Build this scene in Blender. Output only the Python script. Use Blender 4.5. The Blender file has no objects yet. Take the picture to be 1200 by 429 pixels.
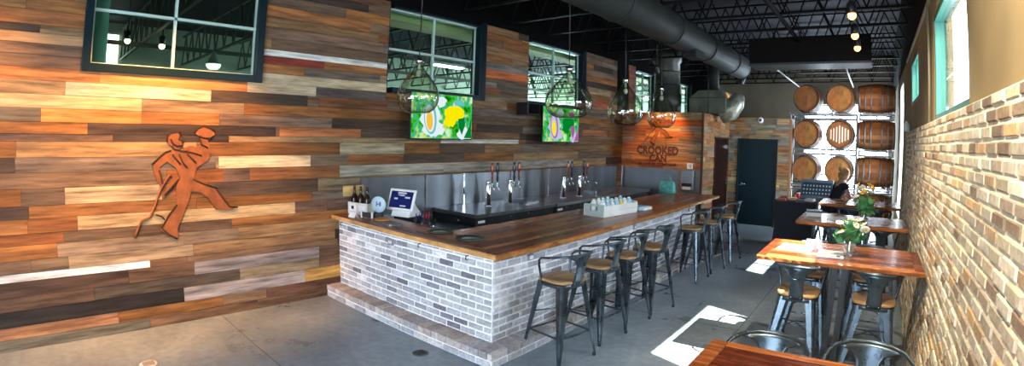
import bpy, math, random
from math import pi, sin, cos, radians
from mathutils import Matrix, Vector
S = bpy.context.scene
COL = S.collection
random.seed(11)

# ------------------------------------------------------------------ helpers
class MB:
    def __init__(s): s.v=[]; s.f=[]; s.c=[]; s.m=[]; s.s=[]
    def add(s, vs, fs, col=(1,1,1), mi=0, sm=False, M=None):
        b=len(s.v)
        s.v += [tuple(M@Vector(p)) if M is not None else tuple(p) for p in vs]
        for f in fs:
            s.f.append([b+i for i in f]); s.c.append(col); s.m.append(mi); s.s.append(sm)
        return s
    def box(s, x0,x1,y0,y1,z0,z1, col=(1,1,1), mi=0, M=None):
        vs=[(x,y,z) for x in (x0,x1) for y in (y0,y1) for z in (z0,z1)]
        return s.add(vs,[(0,1,3,2),(4,6,7,5),(0,4,5,1),(2,3,7,6),(0,2,6,4),(1,5,7,3)],col,mi,False,M)
    def cbox(s, c, d, col=(1,1,1), mi=0, rz=0, M=None):
        T=Matrix.Translation(c)@Matrix.Rotation(rz,4,'Z')
        if M is not None: T=M@T
        return s.box(-d[0]/2,d[0]/2,-d[1]/2,d[1]/2,-d[2]/2,d[2]/2,col,mi,T)
    def tube(s, pts, r, n=8, closed=False, col=(1,1,1), mi=0, sm=True, flat=1.0, M=None):
        P=[Vector(p) for p in pts]; k=len(P)
        R=r if isinstance(r,(list,tuple)) else [r]*k
        vs=[]; up=None
        for i in range(k):
            a=P[i-1] if (i>0 or closed) else P[i]; b=P[(i+1)%k] if (i<k-1 or closed) else P[i]
            t=(b-a).normalized()
            if up is None:
                up=Vector((0,0,1)) if abs(t.z)<.9 else Vector((1,0,0))
            u=(up-t*up.dot(t))
            if u.length<1e-5: u=t.orthogonal()
            u.normalize(); w=t.cross(u); up=u
            for j in range(n):
                q=2*pi*(j+.5)/n
                vs.append(P[i]+(u*cos(q)*flat+w*sin(q))*R[i])
        fs=[]
        for i in range(k if closed else k-1):
            for j in range(n):
                a=i*n+j; b=i*n+(j+1)%n; c=((i+1)%k)*n+(j+1)%n; d=((i+1)%k)*n+j
                fs.append((a,b,c,d))
        if not closed:
            fs.append(tuple(reversed(range(n)))); fs.append(tuple((k-1)*n+j for j in range(n)))
        return s.add(vs,fs,col,mi,sm and n>4,M)
    def bar(s, a, b, w, col=(1,1,1), mi=0, M=None):
        return s.tube([a,b],w*.7071,4,col=col,mi=mi,sm=False,M=M)
    def lathe(s, prof, c=(0,0,0), n=20, col=(1,1,1), mi=0, sm=True, M=None, sy=1.0):
        T=Matrix.Translation(c)
        if M is not None: T=M@T
        vs=[]; fs=[]
        for r,z in prof:
            for j in range(n):
                vs.append((r*cos(2*pi*j/n), r*sin(2*pi*j/n)*sy, z))
        for i in range(len(prof)-1):
            for j in range(n):
                fs.append((i*n+j,i*n+(j+1)%n,(i+1)*n+(j+1)%n,(i+1)*n+j))
        if prof[0][0]>1e-4: fs.append(tuple(reversed(range(n))))
        if prof[-1][0]>1e-4: fs.append(tuple((len(prof)-1)*n+j for j in range(n)))
        return s.add(vs,fs,col,mi,sm,T)
    def prism(s, poly, h0, h1, mp, col=(1,1,1), mi=0):
        # poly in (a,b), mp(a,b,h)->xyz
        n=len(poly)
        vs=[mp(a,b,h0) for a,b in poly]+[mp(a,b,h1) for a,b in poly]
        fs=[tuple(range(n)),tuple(range(2*n-1,n-1,-1))]+[(i,(i+1)%n,n+(i+1)%n,n+i) for i in range(n)]
        return s.add(vs,fs,col,mi)
    def ball(s, c, r, n=10, col=(1,1,1), mi=0, sc=(1,1,1), M=None):
        T=Matrix.Translation(c)@Matrix.Diagonal((sc[0],sc[1],sc[2],1))
        if M is not None: T=M@T
        k=max(4,n//2)
        return s.lathe([(r*sin(pi*i/k)+1e-5,-r*cos(pi*i/k)) for i in range(k+1)],n=n,col=col,mi=mi,M=T)
    def build(s, name, mats, parent=None, bevel=0, loc=None, recalc=True):
        me=bpy.data.meshes.new(name); me.from_pydata([tuple(v) for v in s.v],[],s.f)
        if not isinstance(mats,(list,tuple)): mats=[mats]
        for m in mats: me.materials.append(m)
        me.polygons.foreach_set('material_index',s.m); me.polygons.foreach_set('use_smooth',s.s)
        at=me.color_attributes.new('col','FLOAT_COLOR','CORNER')
        buf=[]
        for p,c in zip(me.polygons,s.c):
            buf += [c[0],c[1],c[2],1.0]*p.loop_total
        at.data.foreach_set('color',buf)
        me.update()
        if recalc:
            import bmesh
            bm=bmesh.new(); bm.from_mesh(me); bmesh.ops.recalc_face_normals(bm,faces=bm.faces); bm.to_mesh(me); bm.free()
        o=bpy.data.objects.new(name,me); COL.objects.link(o)
        if parent is not None: o.parent=parent
        if loc is not None: o.location=loc
        if bevel:
            b=o.modifiers.new('b','BEVEL'); b.width=bevel; b.segments=2; b.limit_method='ANGLE'; b.angle_limit=radians(40)
        return o
def tag(o,label=None,cat=None,group=None,kind=None):
    if label: o['label']=label
    if cat: o['category']=cat
    if group: o['group']=group
    if kind: o['kind']=kind
    return o
def empty(name,loc=(0,0,0),rz=0,label=None,cat=None,group=None,kind=None):
    o=bpy.data.objects.new(name,None); COL.objects.link(o); o.location=loc; o.rotation_euler=(0,0,rz); o.empty_display_size=.1
    return tag(o,label,cat,group,kind)
def copy_tree(o,parent=None):
    c=o.copy(); COL.objects.link(c); c.parent=parent
    for ch in list(o.children): copy_tree(ch,c)
    return c
def struct(o): o['kind']='structure'; return o

# ------------------------------------------------------------------ materials
def newmat(name):
    m=bpy.data.materials.new(name); m.use_nodes=True; nt=m.node_tree
    return m,nt,nt.nodes['Principled BSDF']
def plain(name,col,rough=.5,metal=0,emit=None,es=0,noise=0,nscale=6,bump=0,alpha=None,trans=0,ior=1.45,coat=0,spec=None,stretch=(1,1,1),rvar=0):
    m,nt,b=newmat(name)
    b.inputs['Base Color'].default_value=(*col,1); b.inputs['Roughness'].default_value=rough; b.inputs['Metallic'].default_value=metal
    b.inputs['IOR'].default_value=ior
    if spec is not None: b.inputs['Specular IOR Level'].default_value=spec
    if coat: b.inputs['Coat Weight'].default_value=coat; b.inputs['Coat Roughness'].default_value=.08
    if trans: b.inputs['Transmission Weight'].default_value=trans
    if emit: b.inputs['Emission Color'].default_value=(*emit,1); b.inputs['Emission Strength'].default_value=es
    if noise or bump or rvar:
        tc=nt.nodes.new('ShaderNodeTexCoord'); mp=nt.nodes.new('ShaderNodeMapping'); mp.inputs['Scale'].default_value=stretch
        nt.links.new(tc.outputs['Object'],mp.inputs[0])
        n=nt.nodes.new('ShaderNodeTexNoise'); n.inputs['Scale'].default_value=nscale; n.inputs['Detail'].default_value=6
        nt.links.new(mp.outputs[0],n.inputs['Vector'])
        if noise:
            mr=nt.nodes.new('ShaderNodeMapRange'); mr.inputs[1].default_value=.3; mr.inputs[2].default_value=.7; mr.inputs[3].default_value=1-noise; mr.inputs[4].default_value=1+noise
            nt.links.new(n.outputs[0],mr.inputs[0])
            mx=nt.nodes.new('ShaderNodeVectorMath'); mx.operation='SCALE'; mx.inputs[0].default_value=col; nt.links.new(mr.outputs[0],mx.inputs['Scale']); nt.links.new(mx.outputs[0],b.inputs['Base Color'])
        if rvar:
            mr=nt.nodes.new('ShaderNodeMapRange'); mr.inputs[1].default_value=.3; mr.inputs[2].default_value=.7; mr.inputs[3].default_value=rough-rvar; mr.inputs[4].default_value=rough+rvar
            nt.links.new(n.outputs[0],mr.inputs[0]); nt.links.new(mr.outputs[0],b.inputs['Roughness'])
        if bump:
            bp=nt.nodes.new('ShaderNodeBump'); bp.inputs['Strength'].default_value=bump; bp.inputs['Distance'].default_value=.02; nt.links.new(n.outputs[0],bp.inputs['Height']); nt.links.new(bp.outputs[0],b.inputs['Normal'])
    return m
def attrmat(name,rough=.6,stretch=(1,1,1),scale=8,lo=.6,hi=1.25,bump=.3,coat=0,rvar=0,fine=None,blotch=0,spec=.2):
    """per-face colour attribute multiplied by a grain / wear noise"""
    m,nt,b=newmat(name); L=nt.links
    b.inputs['Roughness'].default_value=rough; b.inputs['Specular IOR Level'].default_value=spec
    if coat: b.inputs['Coat Weight'].default_value=coat; b.inputs['Coat Roughness'].default_value=.12
    a=nt.nodes.new('ShaderNodeAttribute'); a.attribute_name='col'
    tc=nt.nodes.new('ShaderNodeTexCoord'); mp=nt.nodes.new('ShaderNodeMapping'); mp.inputs['Scale'].default_value=stretch
    L.new(tc.outputs['Object'],mp.inputs[0])
    n=nt.nodes.new('ShaderNodeTexNoise'); n.inputs['Scale'].default_value=scale; n.inputs['Detail'].default_value=8; n.inputs['Roughness'].default_value=.65
    # shift the noise per face so neighbouring boards differ
    off=nt.nodes.new('ShaderNodeVectorMath'); off.operation='MULTIPLY_ADD'; off.inputs[1].default_value=(37,51,43)
    L.new(a.outputs['Vector'],off.inputs[0]); L.new(mp.outputs[0],off.inputs[2]); L.new(off.outputs[0],n.inputs['Vector'])
    mr=nt.nodes.new('ShaderNodeMapRange'); mr.inputs[1].default_value=.32; mr.inputs[2].default_value=.68; mr.inputs[3].default_value=lo; mr.inputs[4].default_value=hi
    L.new(n.outputs[0],mr.inputs[0])
    mx=nt.nodes.new('ShaderNodeVectorMath'); mx.operation='SCALE'; L.new(a.outputs['Vector'],mx.inputs[0]); L.new(mr.outputs[0],mx.inputs['Scale'])
    out=mx.outputs[0]
    if blotch:
        n2=nt.nodes.new('ShaderNodeTexNoise'); n2.inputs['Scale'].default_value=blotch; n2.inputs['Detail'].default_value=4; L.new(off.outputs[0],n2.inputs['Vector'])
        m2=nt.nodes.new('ShaderNodeMapRange'); m2.inputs[1].default_value=.35; m2.inputs[2].default_value=.65; m2.inputs[3].default_value=.72; m2.inputs[4].default_value=1.2
        L.new(n2.outputs[0],m2.inputs[0]); mz=nt.nodes.new('ShaderNodeVectorMath'); mz.operation='SCALE'; L.new(out,mz.inputs[0]); L.new(m2.outputs[0],mz.inputs['Scale']); out=mz.outputs[0]
    L.new(out,b.inputs['Base Color'])
    if rvar:
        r2=nt.nodes.new('ShaderNodeMapRange'); r2.inputs[1].default_value=.3; r2.inputs[2].default_value=.7; r2.inputs[3].default_value=rough-rvar; r2.inputs[4].default_value=rough+rvar
        L.new(n.outputs[0],r2.inputs[0]); L.new(r2.outputs[0],b.inputs['Roughness'])
    if bump:
        bp=nt.nodes.new('ShaderNodeBump'); bp.inputs['Strength'].default_value=bump; bp.inputs['Distance'].default_value=.01; L.new(n.outputs[0],bp.inputs['Height']); L.new(bp.outputs[0],b.inputs['Normal'])
    return m
def glassy(name,col,rough=.02,mixt=.85,pw=3.2,fm=.8,edge=None):
    """thin glass: clear transmission mixed with a glossy reflection by Fresnel"""
    m=bpy.data.materials.new(name); m.use_nodes=True; nt=m.node_tree; nt.nodes.clear(); L=nt.links
    o=nt.nodes.new('ShaderNodeOutputMaterial'); t=nt.nodes.new('ShaderNodeBsdfTransparent'); t.inputs[0].default_value=(*col,1)
    g=nt.nodes.new('ShaderNodeBsdfGlossy'); g.inputs['Roughness'].default_value=rough
    lw0=nt.nodes.new('ShaderNodeLayerWeight'); lw0.inputs[0].default_value=.5
    lw=nt.nodes.new('ShaderNodeMath'); lw.operation='POWER'; lw.inputs[1].default_value=pw; L_=nt.links; L_.new(lw0.outputs['Facing'],lw.inputs[0])
    if edge:
        pe=nt.nodes.new('ShaderNodeMath'); pe.operation='POWER'; pe.inputs[1].default_value=1.6; L.new(lw0.outputs['Facing'],pe.inputs[0])
        mc=nt.nodes.new('ShaderNodeMix'); mc.data_type='RGBA'; mc.inputs[6].default_value=(*col,1); mc.inputs[7].default_value=(*edge,1); L.new(pe.outputs[0],mc.inputs[0]); L.new(mc.outputs[2],t.inputs[0])
    mx=nt.nodes.new('ShaderNodeMixShader')
    ad=nt.nodes.new('ShaderNodeMath'); ad.operation='MULTIPLY_ADD'; ad.inputs[1].default_value=fm; ad.inputs[2].default_value=1.02-mixt
    ad.use_clamp=True
    L.new(lw.outputs[0],ad.inputs[0]); L.new(ad.outputs[0],mx.inputs[0]); L.new(t.outputs[0],mx.inputs[1]); L.new(g.outputs[0],mx.inputs[2]); L.new(mx.outputs[0],o.inputs[0])
    return m
def emis(name,col,st):
    return plain(name,(0,0,0),.5,emit=col,es=st,spec=0.0)

M_plankY=attrmat('reclaimed_planks',.62,(1,.22,2.6),9,.32,1.25,.45,rvar=.15,blotch=2.2)
M_plankX=attrmat('reclaimed_planks_cross',.62,(.22,1,2.6),9,.32,1.25,.45,rvar=.15,blotch=2.2)
M_barY=attrmat('bar_wood',.3,(3.2,.3,1),11,.45,1.45,.15,coat=.18,rvar=.06)
M_barX=attrmat('bar_wood_cross',.3,(.3,3.2,1),11,.45,1.45,.15,coat=.18,rvar=.06)
M_tabX=attrmat('table_wood',.25,(.35,3.6,1),9,.35,1.6,.25,coat=.2,rvar=.08)
M_brick=attrmat('brick_face',.85,(1,1,1),26,.72,1.22,.6,blotch=1)
M_seat=attrmat('seat_wood',.38,(.5,3,1),10,.6,1.3,.15,coat=.2)
M_barrel=attrmat('oak_staves',.5,(1,1,1),5,.6,1.35,.2)
M_mortar=plain('mortar_white',(.9,.9,.92),.9,noise=.12,nscale=14,bump=.4,spec=.06)
M_mortar2=plain('mortar_cream',(.82,.74,.58),.9,noise=.15,nscale=14,bump=.5,spec=.06)
M_steel=plain('brushed_steel',(.34,.36,.385),.28,1,noise=.1,nscale=3,stretch=(30,30,1))
M_splash=plain('backsplash_steel',(.21,.225,.245),.32,1,noise=.25,nscale=1.2,stretch=(1,3,.15),bump=.05)
M_chrome=plain('chrome',(.85,.86,.88),.08,1)
M_gun=plain('gunmetal',(.085,.112,.135),.30,.85,noise=.2,nscale=9,rvar=.08)
M_black=plain('black_satin',(.012,.012,.014),.4)
M_blackm=plain('black_matt',(.004,.004,.004),.9,spec=.06)
M_ceil=plain('ceiling_black',(.006,.006,.006),.85,noise=.2,nscale=2,spec=.06)
M_deck=plain('roof_deck',(.035,.033,.040),.7,noise=.2,nscale=1,spec=.06)
M_joist=plain('joist_paint',(.006,.006,.007),.6,spec=.06)
M_duct=plain('duct_paint',(.018,.021,.019),.6,.0,spec=.15,noise=.25,nscale=2.5)
M_plaster=plain('block_plaster',(.27,.20,.11),.85,noise=.16,nscale=1.7,bump=.25,spec=.06)
M_block=plain('block_wall',(.46,.41,.31),.85,noise=.12,nscale=2.2,bump=.2,spec=.06)
M_rubber=plain('rubber',(.02,.02,.02),.8)
M_teal=plain('frame_teal',(.004,.013,.018),.35,spec=.15)
M_green=plain('frame_green',(.012,.075,.05),.4)
M_pale=plain('mullion_pale',(.42,.55,.50),.4)
M_white=plain('white_plastic',(.8,.8,.8),.35)
M_paper=plain('paper_white',(.82,.82,.84),.7)
M_glass=glassy('clear_glass',(.95,.97,.96),mixt=.9)
M_pane=glassy('window_glass',(.80,.92,.86),mixt=1.0)
M_jug=glassy('demijohn_glass',(.88,.93,.82),mixt=.93,pw=2.4,fm=1.0,edge=(.30,.38,.26))
M_leaf=plain('leaf_green',(.06,.20,.07),.5,noise=.4,nscale=20)
M_petal=plain('petal_white',(.75,.74,.62),.6)
M_yellow=plain('petal_yellow',(.75,.36,.03),.6)
M_skin=plain('skin',(.55,.30,.20),.5)
M_hair=plain('hair_blonde',(.36,.20,.08),.6,noise=.3,nscale=30)
M_cloth=plain('cloth_black',(.010,.010,.013),.85)
M_stain=plain('burnt_wood',(.22,.065,.016),.7,noise=.35,nscale=9)
M_burn=plain('burn_line',(.035,.010,.005),.8)

def floor_mat():
    m,nt,b=newmat('polished_concrete'); L=nt.links
    tc=nt.nodes.new('ShaderNodeTexCoord'); n1=nt.nodes.new('ShaderNodeTexNoise'); n1.inputs['Scale'].default_value=.9; n1.inputs['Detail'].default_value=9; n1.inputs['Roughness'].default_value=.62
    n2=nt.nodes.new('ShaderNodeTexNoise'); n2.inputs['Scale'].default_value=14; n2.inputs['Detail'].default_value=5
    L.new(tc.outputs['Object'],n1.inputs[0]); L.new(tc.outputs['Object'],n2.inputs[0])
    cr=nt.nodes.new('ShaderNodeValToRGB'); e=cr.color_ramp.elements; e[0].position=.32; e[0].color=(.14,.18,.215,1); e[1].position=.68; e[1].color=(.32,.375,.42,1)
    L.new(n1.outputs[0],cr.inputs[0])
    mr=nt.nodes.new('ShaderNodeMapRange'); mr.inputs[1].default_value=.3; mr.inputs[2].default_value=.7; mr.inputs[3].default_value=.85; mr.inputs[4].default_value=1.15; L.new(n2.outputs[0],mr.inputs[0])
    mx=nt.nodes.new('ShaderNodeVectorMath'); mx.operation='SCALE'; L.new(cr.outputs[0],mx.inputs[0]); L.new(mr.outputs[0],mx.inputs['Scale']); L.new(mx.outputs[0],b.inputs['Base Color'])
    rr=nt.nodes.new('ShaderNodeMapRange'); rr.inputs[1].default_value=.3; rr.inputs[2].default_value=.7; rr.inputs[3].default_value=.22; rr.inputs[4].default_value=.45; L.new(n1.outputs[0],rr.inputs[0]); L.new(rr.outputs[0],b.inputs['Roughness'])
    return m
M_floor=floor_mat()

# ------------------------------------------------------------------ room dimensions (metres; camera stands at x=0,y=0)
XL=-5.30; XR=.48; YF=-4.0; YB=16.5; YC=10.19; XC=-3.41; YD=12.3; ZW=3.66; ZDECK=4.55

struct(MB().box(XL-12,XR+.35,YF-6,YB+.3,-.2,0).build('floor',M_floor))
struct(MB().box(XL-12,XR+.35,YF-.1,YB+.3,ZDECK,ZDECK+.15).build('ceiling',M_deck))

# ---- window openings on the left wall: (y0,y1,z0,z1)
WIN=[(.33,2.16,2.465,3.62),(3.87,5.62,2.47,3.62),(6.77,8.50,2.47,3.60),(10.86,11.95,2.47,3.60),(13.5,14.6,2.47,3.6)]
def cut(rects,hole):
    out=[]
    for (a,b,c,d) in rects:
        h0,h1,g0,g1=hole
        if b<=h0 or a>=h1 or d<=g0 or c>=g1: out.append((a,b,c,d)); continue
        if a<h0: out.append((a,h0,c,d))
        if b>h1: out.append((h1,b,c,d))
        aa,bb=max(a,h0),min(b,h1)
        if c<g0: out.append((aa,bb,c,g0))
        if d>g1: out.append((aa,bb,g1,d))
    return out
w=MB()
rc=[(YF,YB,0,ZDECK)]
for h in WIN: rc=cut(rc,h)
for a,b,c,d in rc: w.box(XL-.16,XL-.02,a,b,c,d)
struct(w.build('wall_left',M_blackm))

# ---- reclaimed plank cladding
PAL=[(.30,.125,.04),(.25,.10,.03),(.19,.10,.05),(.15,.09,.055),(.22,.155,.095),(.32,.19,.09),(.26,.095,.03),(.10,.06,.04),(.24,.13,.06),(.34,.22,.115),(.17,.13,.095),(.065,.042,.03),(.29,.12,.04),(.21,.12,.07),(.18,.11,.07)]
ROWS=[0,.105,.215,.36,.48,.615,.684,.80,.93,1.03,1.16,1.27,1.42,1.56,1.69,1.83,1.895,2.0,2.12,2.24,2.36,2.47,2.58,2.68,2.771,2.84,2.97,3.09,3.2,3.33,3.45,3.55,3.66]
def planks(name,mp,u0,u1,rows,holes,mat,over=(),pal=PAL,seed=1,lmin=.7,lmax=2.1,ztop=None,mul=1.0):
    rnd=random.Random(seed); mb=MB()
    for i in range(len(rows)-1):
        z0,z1=rows[i],rows[i+1]
        segs=[]; fixed=sorted([(a,b,c) for (r,a,b,c) in over if r==i])
        u=u0-rnd.random()*.8
        while u<u1:
            l=rnd.uniform(lmin,lmax); segs.append((u,u+l,rnd.choice(pal))); u+=l
        for a,b,c in fixed:
            ns=[]
            for (p,q,k) in segs:
                if q<=a or p>=b: ns.append((p,q,k)); continue
                if p<a: ns.append((p,a,k))
                if q>b: ns.append((b,q,k))
            ns.append((a,b,c)); segs=ns
        for (p,q,k) in segs:
            p,q=max(p,u0),min(q,u1)
            if q-p<.01: continue
            j=rnd.uniform(.85,1.15); t=rnd.uniform(.010,.018)
            c=tuple(min(1,x*j*mul*rnd.uniform(.96,1.04)) for x in k)
            rs=[(p+.001,q-.001,z0+.0015,z1-.0015)]
            for h in holes: rs=cut(rs,h)
            for (a,b,cc,d) in rs:
                if b-a>.004 and d-cc>.004:
                    vs=[mp(x,z,h) for x in (a,b) for z in (cc,d) for h in (0,t)]
                    mb.add(vs,[(0,1,3,2),(4,6,7,5),(0,4,5,1),(2,3,7,6),(1,5,7,3)],c)
    return mb.build(name,mat)
WHITE=(.82,.79,.74); BLK=(.035,.028,.026); TAN=(.55,.38,.20); GRY=(.33,.29,.27); LG=(.50,.43,.35); ORG=(.55,.15,.035)
ov=[(5,-2,.95,WHITE),(2,-2,1.27,BLK),(24,2.16,3.87,(.85,.82,.76)),(23,2.16,2.95,(.28,.05,.03)),
    (21,2.16,3.87,(.58,.42,.26)),(20,2.0,2.85,(.6,.44,.27)),(20,2.85,3.87,(.11,.085,.07)),(19,2.9,3.9,(.24,.09,.04)),
    (19,.2,1.6,(.66,.5,.33)),(18,-.6,.9,(.5,.33,.18)),(15,4.85,6.55,(.66,.60,.52)),(12,3.2,4.9,LG),(12,4.9,6.3,(.42,.36,.28)),(12,6.3,8.2,(.40,.35,.28)),
    (2,1.27,2.7,(.34,.30,.29)),(2,2.7,3.35,(.56,.33,.10)),(1,2.2,3.2,(.16,.08,.05)),(4,1.4,2.9,GRY),(3,.4,1.9,(.12,.09,.07)),(3,1.9,2.9,(.26,.2,.13)),
    (1,-1.5,.6,(.34,.17,.08)),(0,-2,.9,(.19,.155,.11)),(6,.2,1.4,(.46,.32,.2)),(25,5.6,6.77,(.55,.15,.05)),(14,3.2,4.2,(.4,.3,.2)),
    (26,5.62,6.77,(.24,.21,.18)),(22,8.5,9.9,(.50,.13,.05)),(17,8.5,9.5,(.46,.18,.08)),(19,5.6,6.7,(.20,.15,.12)),(9,.3,2.6,(.52,.34,.17)),
    (16,2.4,3.5,(.60,.22,.08)),(17,.0,.9,(.5,.17,.05)),*[(r_,10.5,10.86,(.30,.07,.025)) for r_ in range(18,32)],(21,-.5,.33,(.17,.1,.06)),(22,-.9,.33,(.16,.1,.06)),(20,-.8,.5,(.40,.17,.06)),(20,.5,2.0,(.48,.19,.07)),
    (12,1.75,2.05,(.22,.13,.09)),(11,.2,1.1,(.52,.38,.22)),(13,1.7,2.8,(.62,.46,.28))]
YW=lambda y,z,h:(XL-.02+h,y,z)
holes=[WIN[0],(3.87,5.70,2.47,4),(6.77,8.56,2.47,4),(9.92,10.5,2.5,4),(10.86,30,2.47,4)]
struct(planks('wall_left',YW,YF,11.0,ROWS,holes,M_plankY,ov,seed=5))
RW2=[0,.14,.25,.39,.50,.63,.77,.90,1.0,1.13,1.27,1.38,1.52,1.63,1.76,1.90,2.02,2.15,2.26,2.40,2.55]
PALW=[(.42,.2,.08),(.46,.22,.08),(.36,.15,.06),(.30,.17,.10),(.48,.3,.16),(.40,.13,.05),(.26,.16,.1),(.36,.26,.18)]
struct(MB().box(XL-.02,XC-.02,YC+.015,YC+.13,0,2.55).build('wall_center',M_blackm))
struct(planks('wall_center',lambda x,z,h:(x,YC+.015-h,z),XL,XC,RW2,[],M_plankX,[(18,-4.6,-3.41,(.5,.11,.03)),(17,-5.3,-4.6,(.3,.1,.05))],PALW,seed=9,lmin=.3,lmax=.9))
# side wall with the doorway, and plank wall behind
w=MB()
for a,b,c,d in cut([(YC+.13,YD,0,2.54)],(11.07,12.18,0,2.03)): w.box(XC-.13,XC-.015,a,b,c,d)
struct(w.build('wall_side',M_blackm))
struct(planks('wall_side',lambda y,z,h:(XC-.015+h,y,z),YC,YD,RW2[:-1]+[2.54],[(11.07,12.18,0,2.03)],M_plankY,[],PALW,seed=19,lmin=.3,lmax=.9))
struct(MB().box(XC-.02,XC+.025,YC-.012,YC+.03,0,2.56).build('trim_1',plain('dark_corner_wood',(.07,.035,.02),.6)))
w=MB()
for a,b,c,d in cut([(XC,-1.9,0,2.53)],(-3.19,-2.20,0,2.06)): w.box(a,b,YD+.0,YD+.12,c,d)
struct(w.build('wall_back',M_blackm))
PALB=[(.42,.28,.14),(.36,.2,.09),(.30,.26,.18),(.24,.2,.15),(.46,.3,.13),(.36,.15,.06),(.2,.17,.13)]
struct(planks('wall_back',lambda x,z,h:(x,YD-h,z),XC,-1.9,RW2[:-1]+[2.53],[(-3.19,-2.20,0,2.06)],M_plankX,[],PALB,seed=29,lmin=.2,lmax=.6))
struct(MB().box(XC,-1.9,YD-.03,YD+.14,2.53,2.56).build('trim_2',plain('cap_wood',(.25,.12,.05),.6)))
struct(MB().box(-1.93,-1.87,YD-.02,YD+.14,0,2.53).build('trim_3',plain('edge_wood',(.28,.12,.05),.6)))
# closed back door and open side door
d1=empty('door_1',(-2.695,YD,0),kind='structure')
f=MB(); f.box(-.495,-.455,-.03,.08,0,2.06); f.box(.455,.495,-.03,.08,0,2.06); f.box(-.495,.495,-.03,.08,2.03,2.06); f.build('door_frame',plain('door_frame_dark',(.012,.02,.022),.4,spec=.15),d1)
MB().box(-.455,.455,0,.045,.012,2.03).build('door_panel',plain('door_slate',(.006,.016,.021),.38,spec=.15),d1)
h=MB(); Mh=Matrix.Translation((-.38,-.005,.98))@Matrix.Rotation(pi/2,4,'X'); h.lathe([(.035,0),(.035,.012),(.012,.014),(.012,.05)],M=Mh,n=16); h.tube([(-.38,-.05,.98),(-.27,-.05,.98)],.011); h.build('door_handle',M_chrome,d1)
d2=empty('door_2',(XC,11.07,0),kind='structure')
f=MB(); f.box(-.13,.02,-.005,.035,0,2.05); f.box(-.13,.02,1.08,1.115,0,2.05); f.box(-.13,.02,-.005,1.115,2.02,2.06); f.build('door_frame',plain('door_frame_brown',(.02,.008,.005),.4),d2)
MB().box(-.06,-.015,.03,1.08,.01,2.02).build('door_panel',plain('door_brown',(.018,.006,.004),.5,spec=.15),d2)
h=MB(); h.tube([(.0,.95,1.0),(.05,.95,1.0),(.05,.84,1.0)],.011); h.build('door_handle',M_chrome,d2)
h=MB()
for z in (.3,1.05,1.8): h.box(-.02,.012,1.055,1.085,z,z+.09)
h.build('door_hinge',M_chrome,d2)

# ---- far block wall with the bright opening, right wall, front wall
w=MB()
for a,b,c,d in cut([(XL,XR+.2,0,ZDECK)],(-2.15,.42,0,3.2)): w.box(a,b,YB,YB+.2,c,d)
struct(w.build('wall_back',M_block))
wf=empty('window_6',(0,YB+.05,0),kind='structure')
f=MB()
for x in (-2.15,-1.3,-.45,.36): f.box(x,x+.05,0,.05,0,3.2)
for z in (0,1.05,2.1,3.14): f.box(-2.15,.42,0,.05,z,z+.05)
f.build('window_frame',M_white,wf); MB().box(-2.1,.38,.02,.028,.03,3.15).build('pane',M_glass,wf)
RWIN=[(3.3,5.12,2.19,3.12),(6.95,8.25,2.55,3.17),(10.5,11.7,.6,3.2),(-3.2,-.6,1.2,3.1)]
w=MB(); rc=[(YF,YB,0,3.36)]
for h in RWIN: rc=cut(rc,h)
for a,b,c,d in rc: w.box(XR+.055,XR+.22,a,b,c,d)
struct(w.build('wall_right',M_plaster))
struct(MB().box(XR+.04,XR+.22,YF,YB,3.36,ZDECK).build('wall_right',M_ceil))
# conduit along the right wall
struct(MB().tube([(XR+.035,1.2,3.3),(XR+.035,9,3.3)],.014).tube([(XR+.03,5.35,3.3),(XR+.03,5.35,2.2)],.012).build('trim_4',plain('conduit_paint',(.30,.25,.16),.6)))
def rwindow(i,y0,y1,z0,z1,mat=M_green,nm=1,glass=True):
    o=empty('window_%d'%i,(XR+.1,y0,z0),kind='structure'); L=y1-y0; H=z1-z0; t=.055
    f=MB(); f.box(-.04,.06,0,t,0,H); f.box(-.04,.06,L-t,L,0,H); f.box(-.04,.06,t,L-t,0,t); f.box(-.04,.06,t,L-t,H-t,H)
    for k in range(nm): f.box(-.02,.04,L*(k+1)/(nm+1)-.02,L*(k+1)/(nm+1)+.02,t,H-t)
    f.build('window_frame',mat,o)
    if glass: MB().box(.0,.006,t,L-t,t,H-t).build('pane',M_glass,o)
rwindow(7,*RWIN[0],nm=0); rwindow(8,*RWIN[1]); rwindow(9,*RWIN[2],mat=M_white,nm=1); rwindow(10,*RWIN[3])
# storefront behind the camera
w=MB()
for a,b,c,d in cut([(XL,XR+.2,0,ZDECK)],(-2.75,.25,.1,3.3)): w.box(a,b,YF-.15,YF,c,d)
struct(w.build('wall_front',M_block))
for i,(a,b) in enumerate([(-2.75,.25)]):
    o=empty('window_%d'%(11+i),(a,YF-.1,.1),kind='structure'); L=b-a; f=MB()
    for x in (0,L/2-.03,L-.06): f.box(x,x+.06,0,.06,0,3.2)
    for z in (0,2.2,3.14): f.box(0,L,0,.06,z,z+.06)
    f.build('window_frame',M_black,o)
    MB().box(.06,L-.06,.02,.026,.06,3.14).build('pane',M_glass,o)

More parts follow.
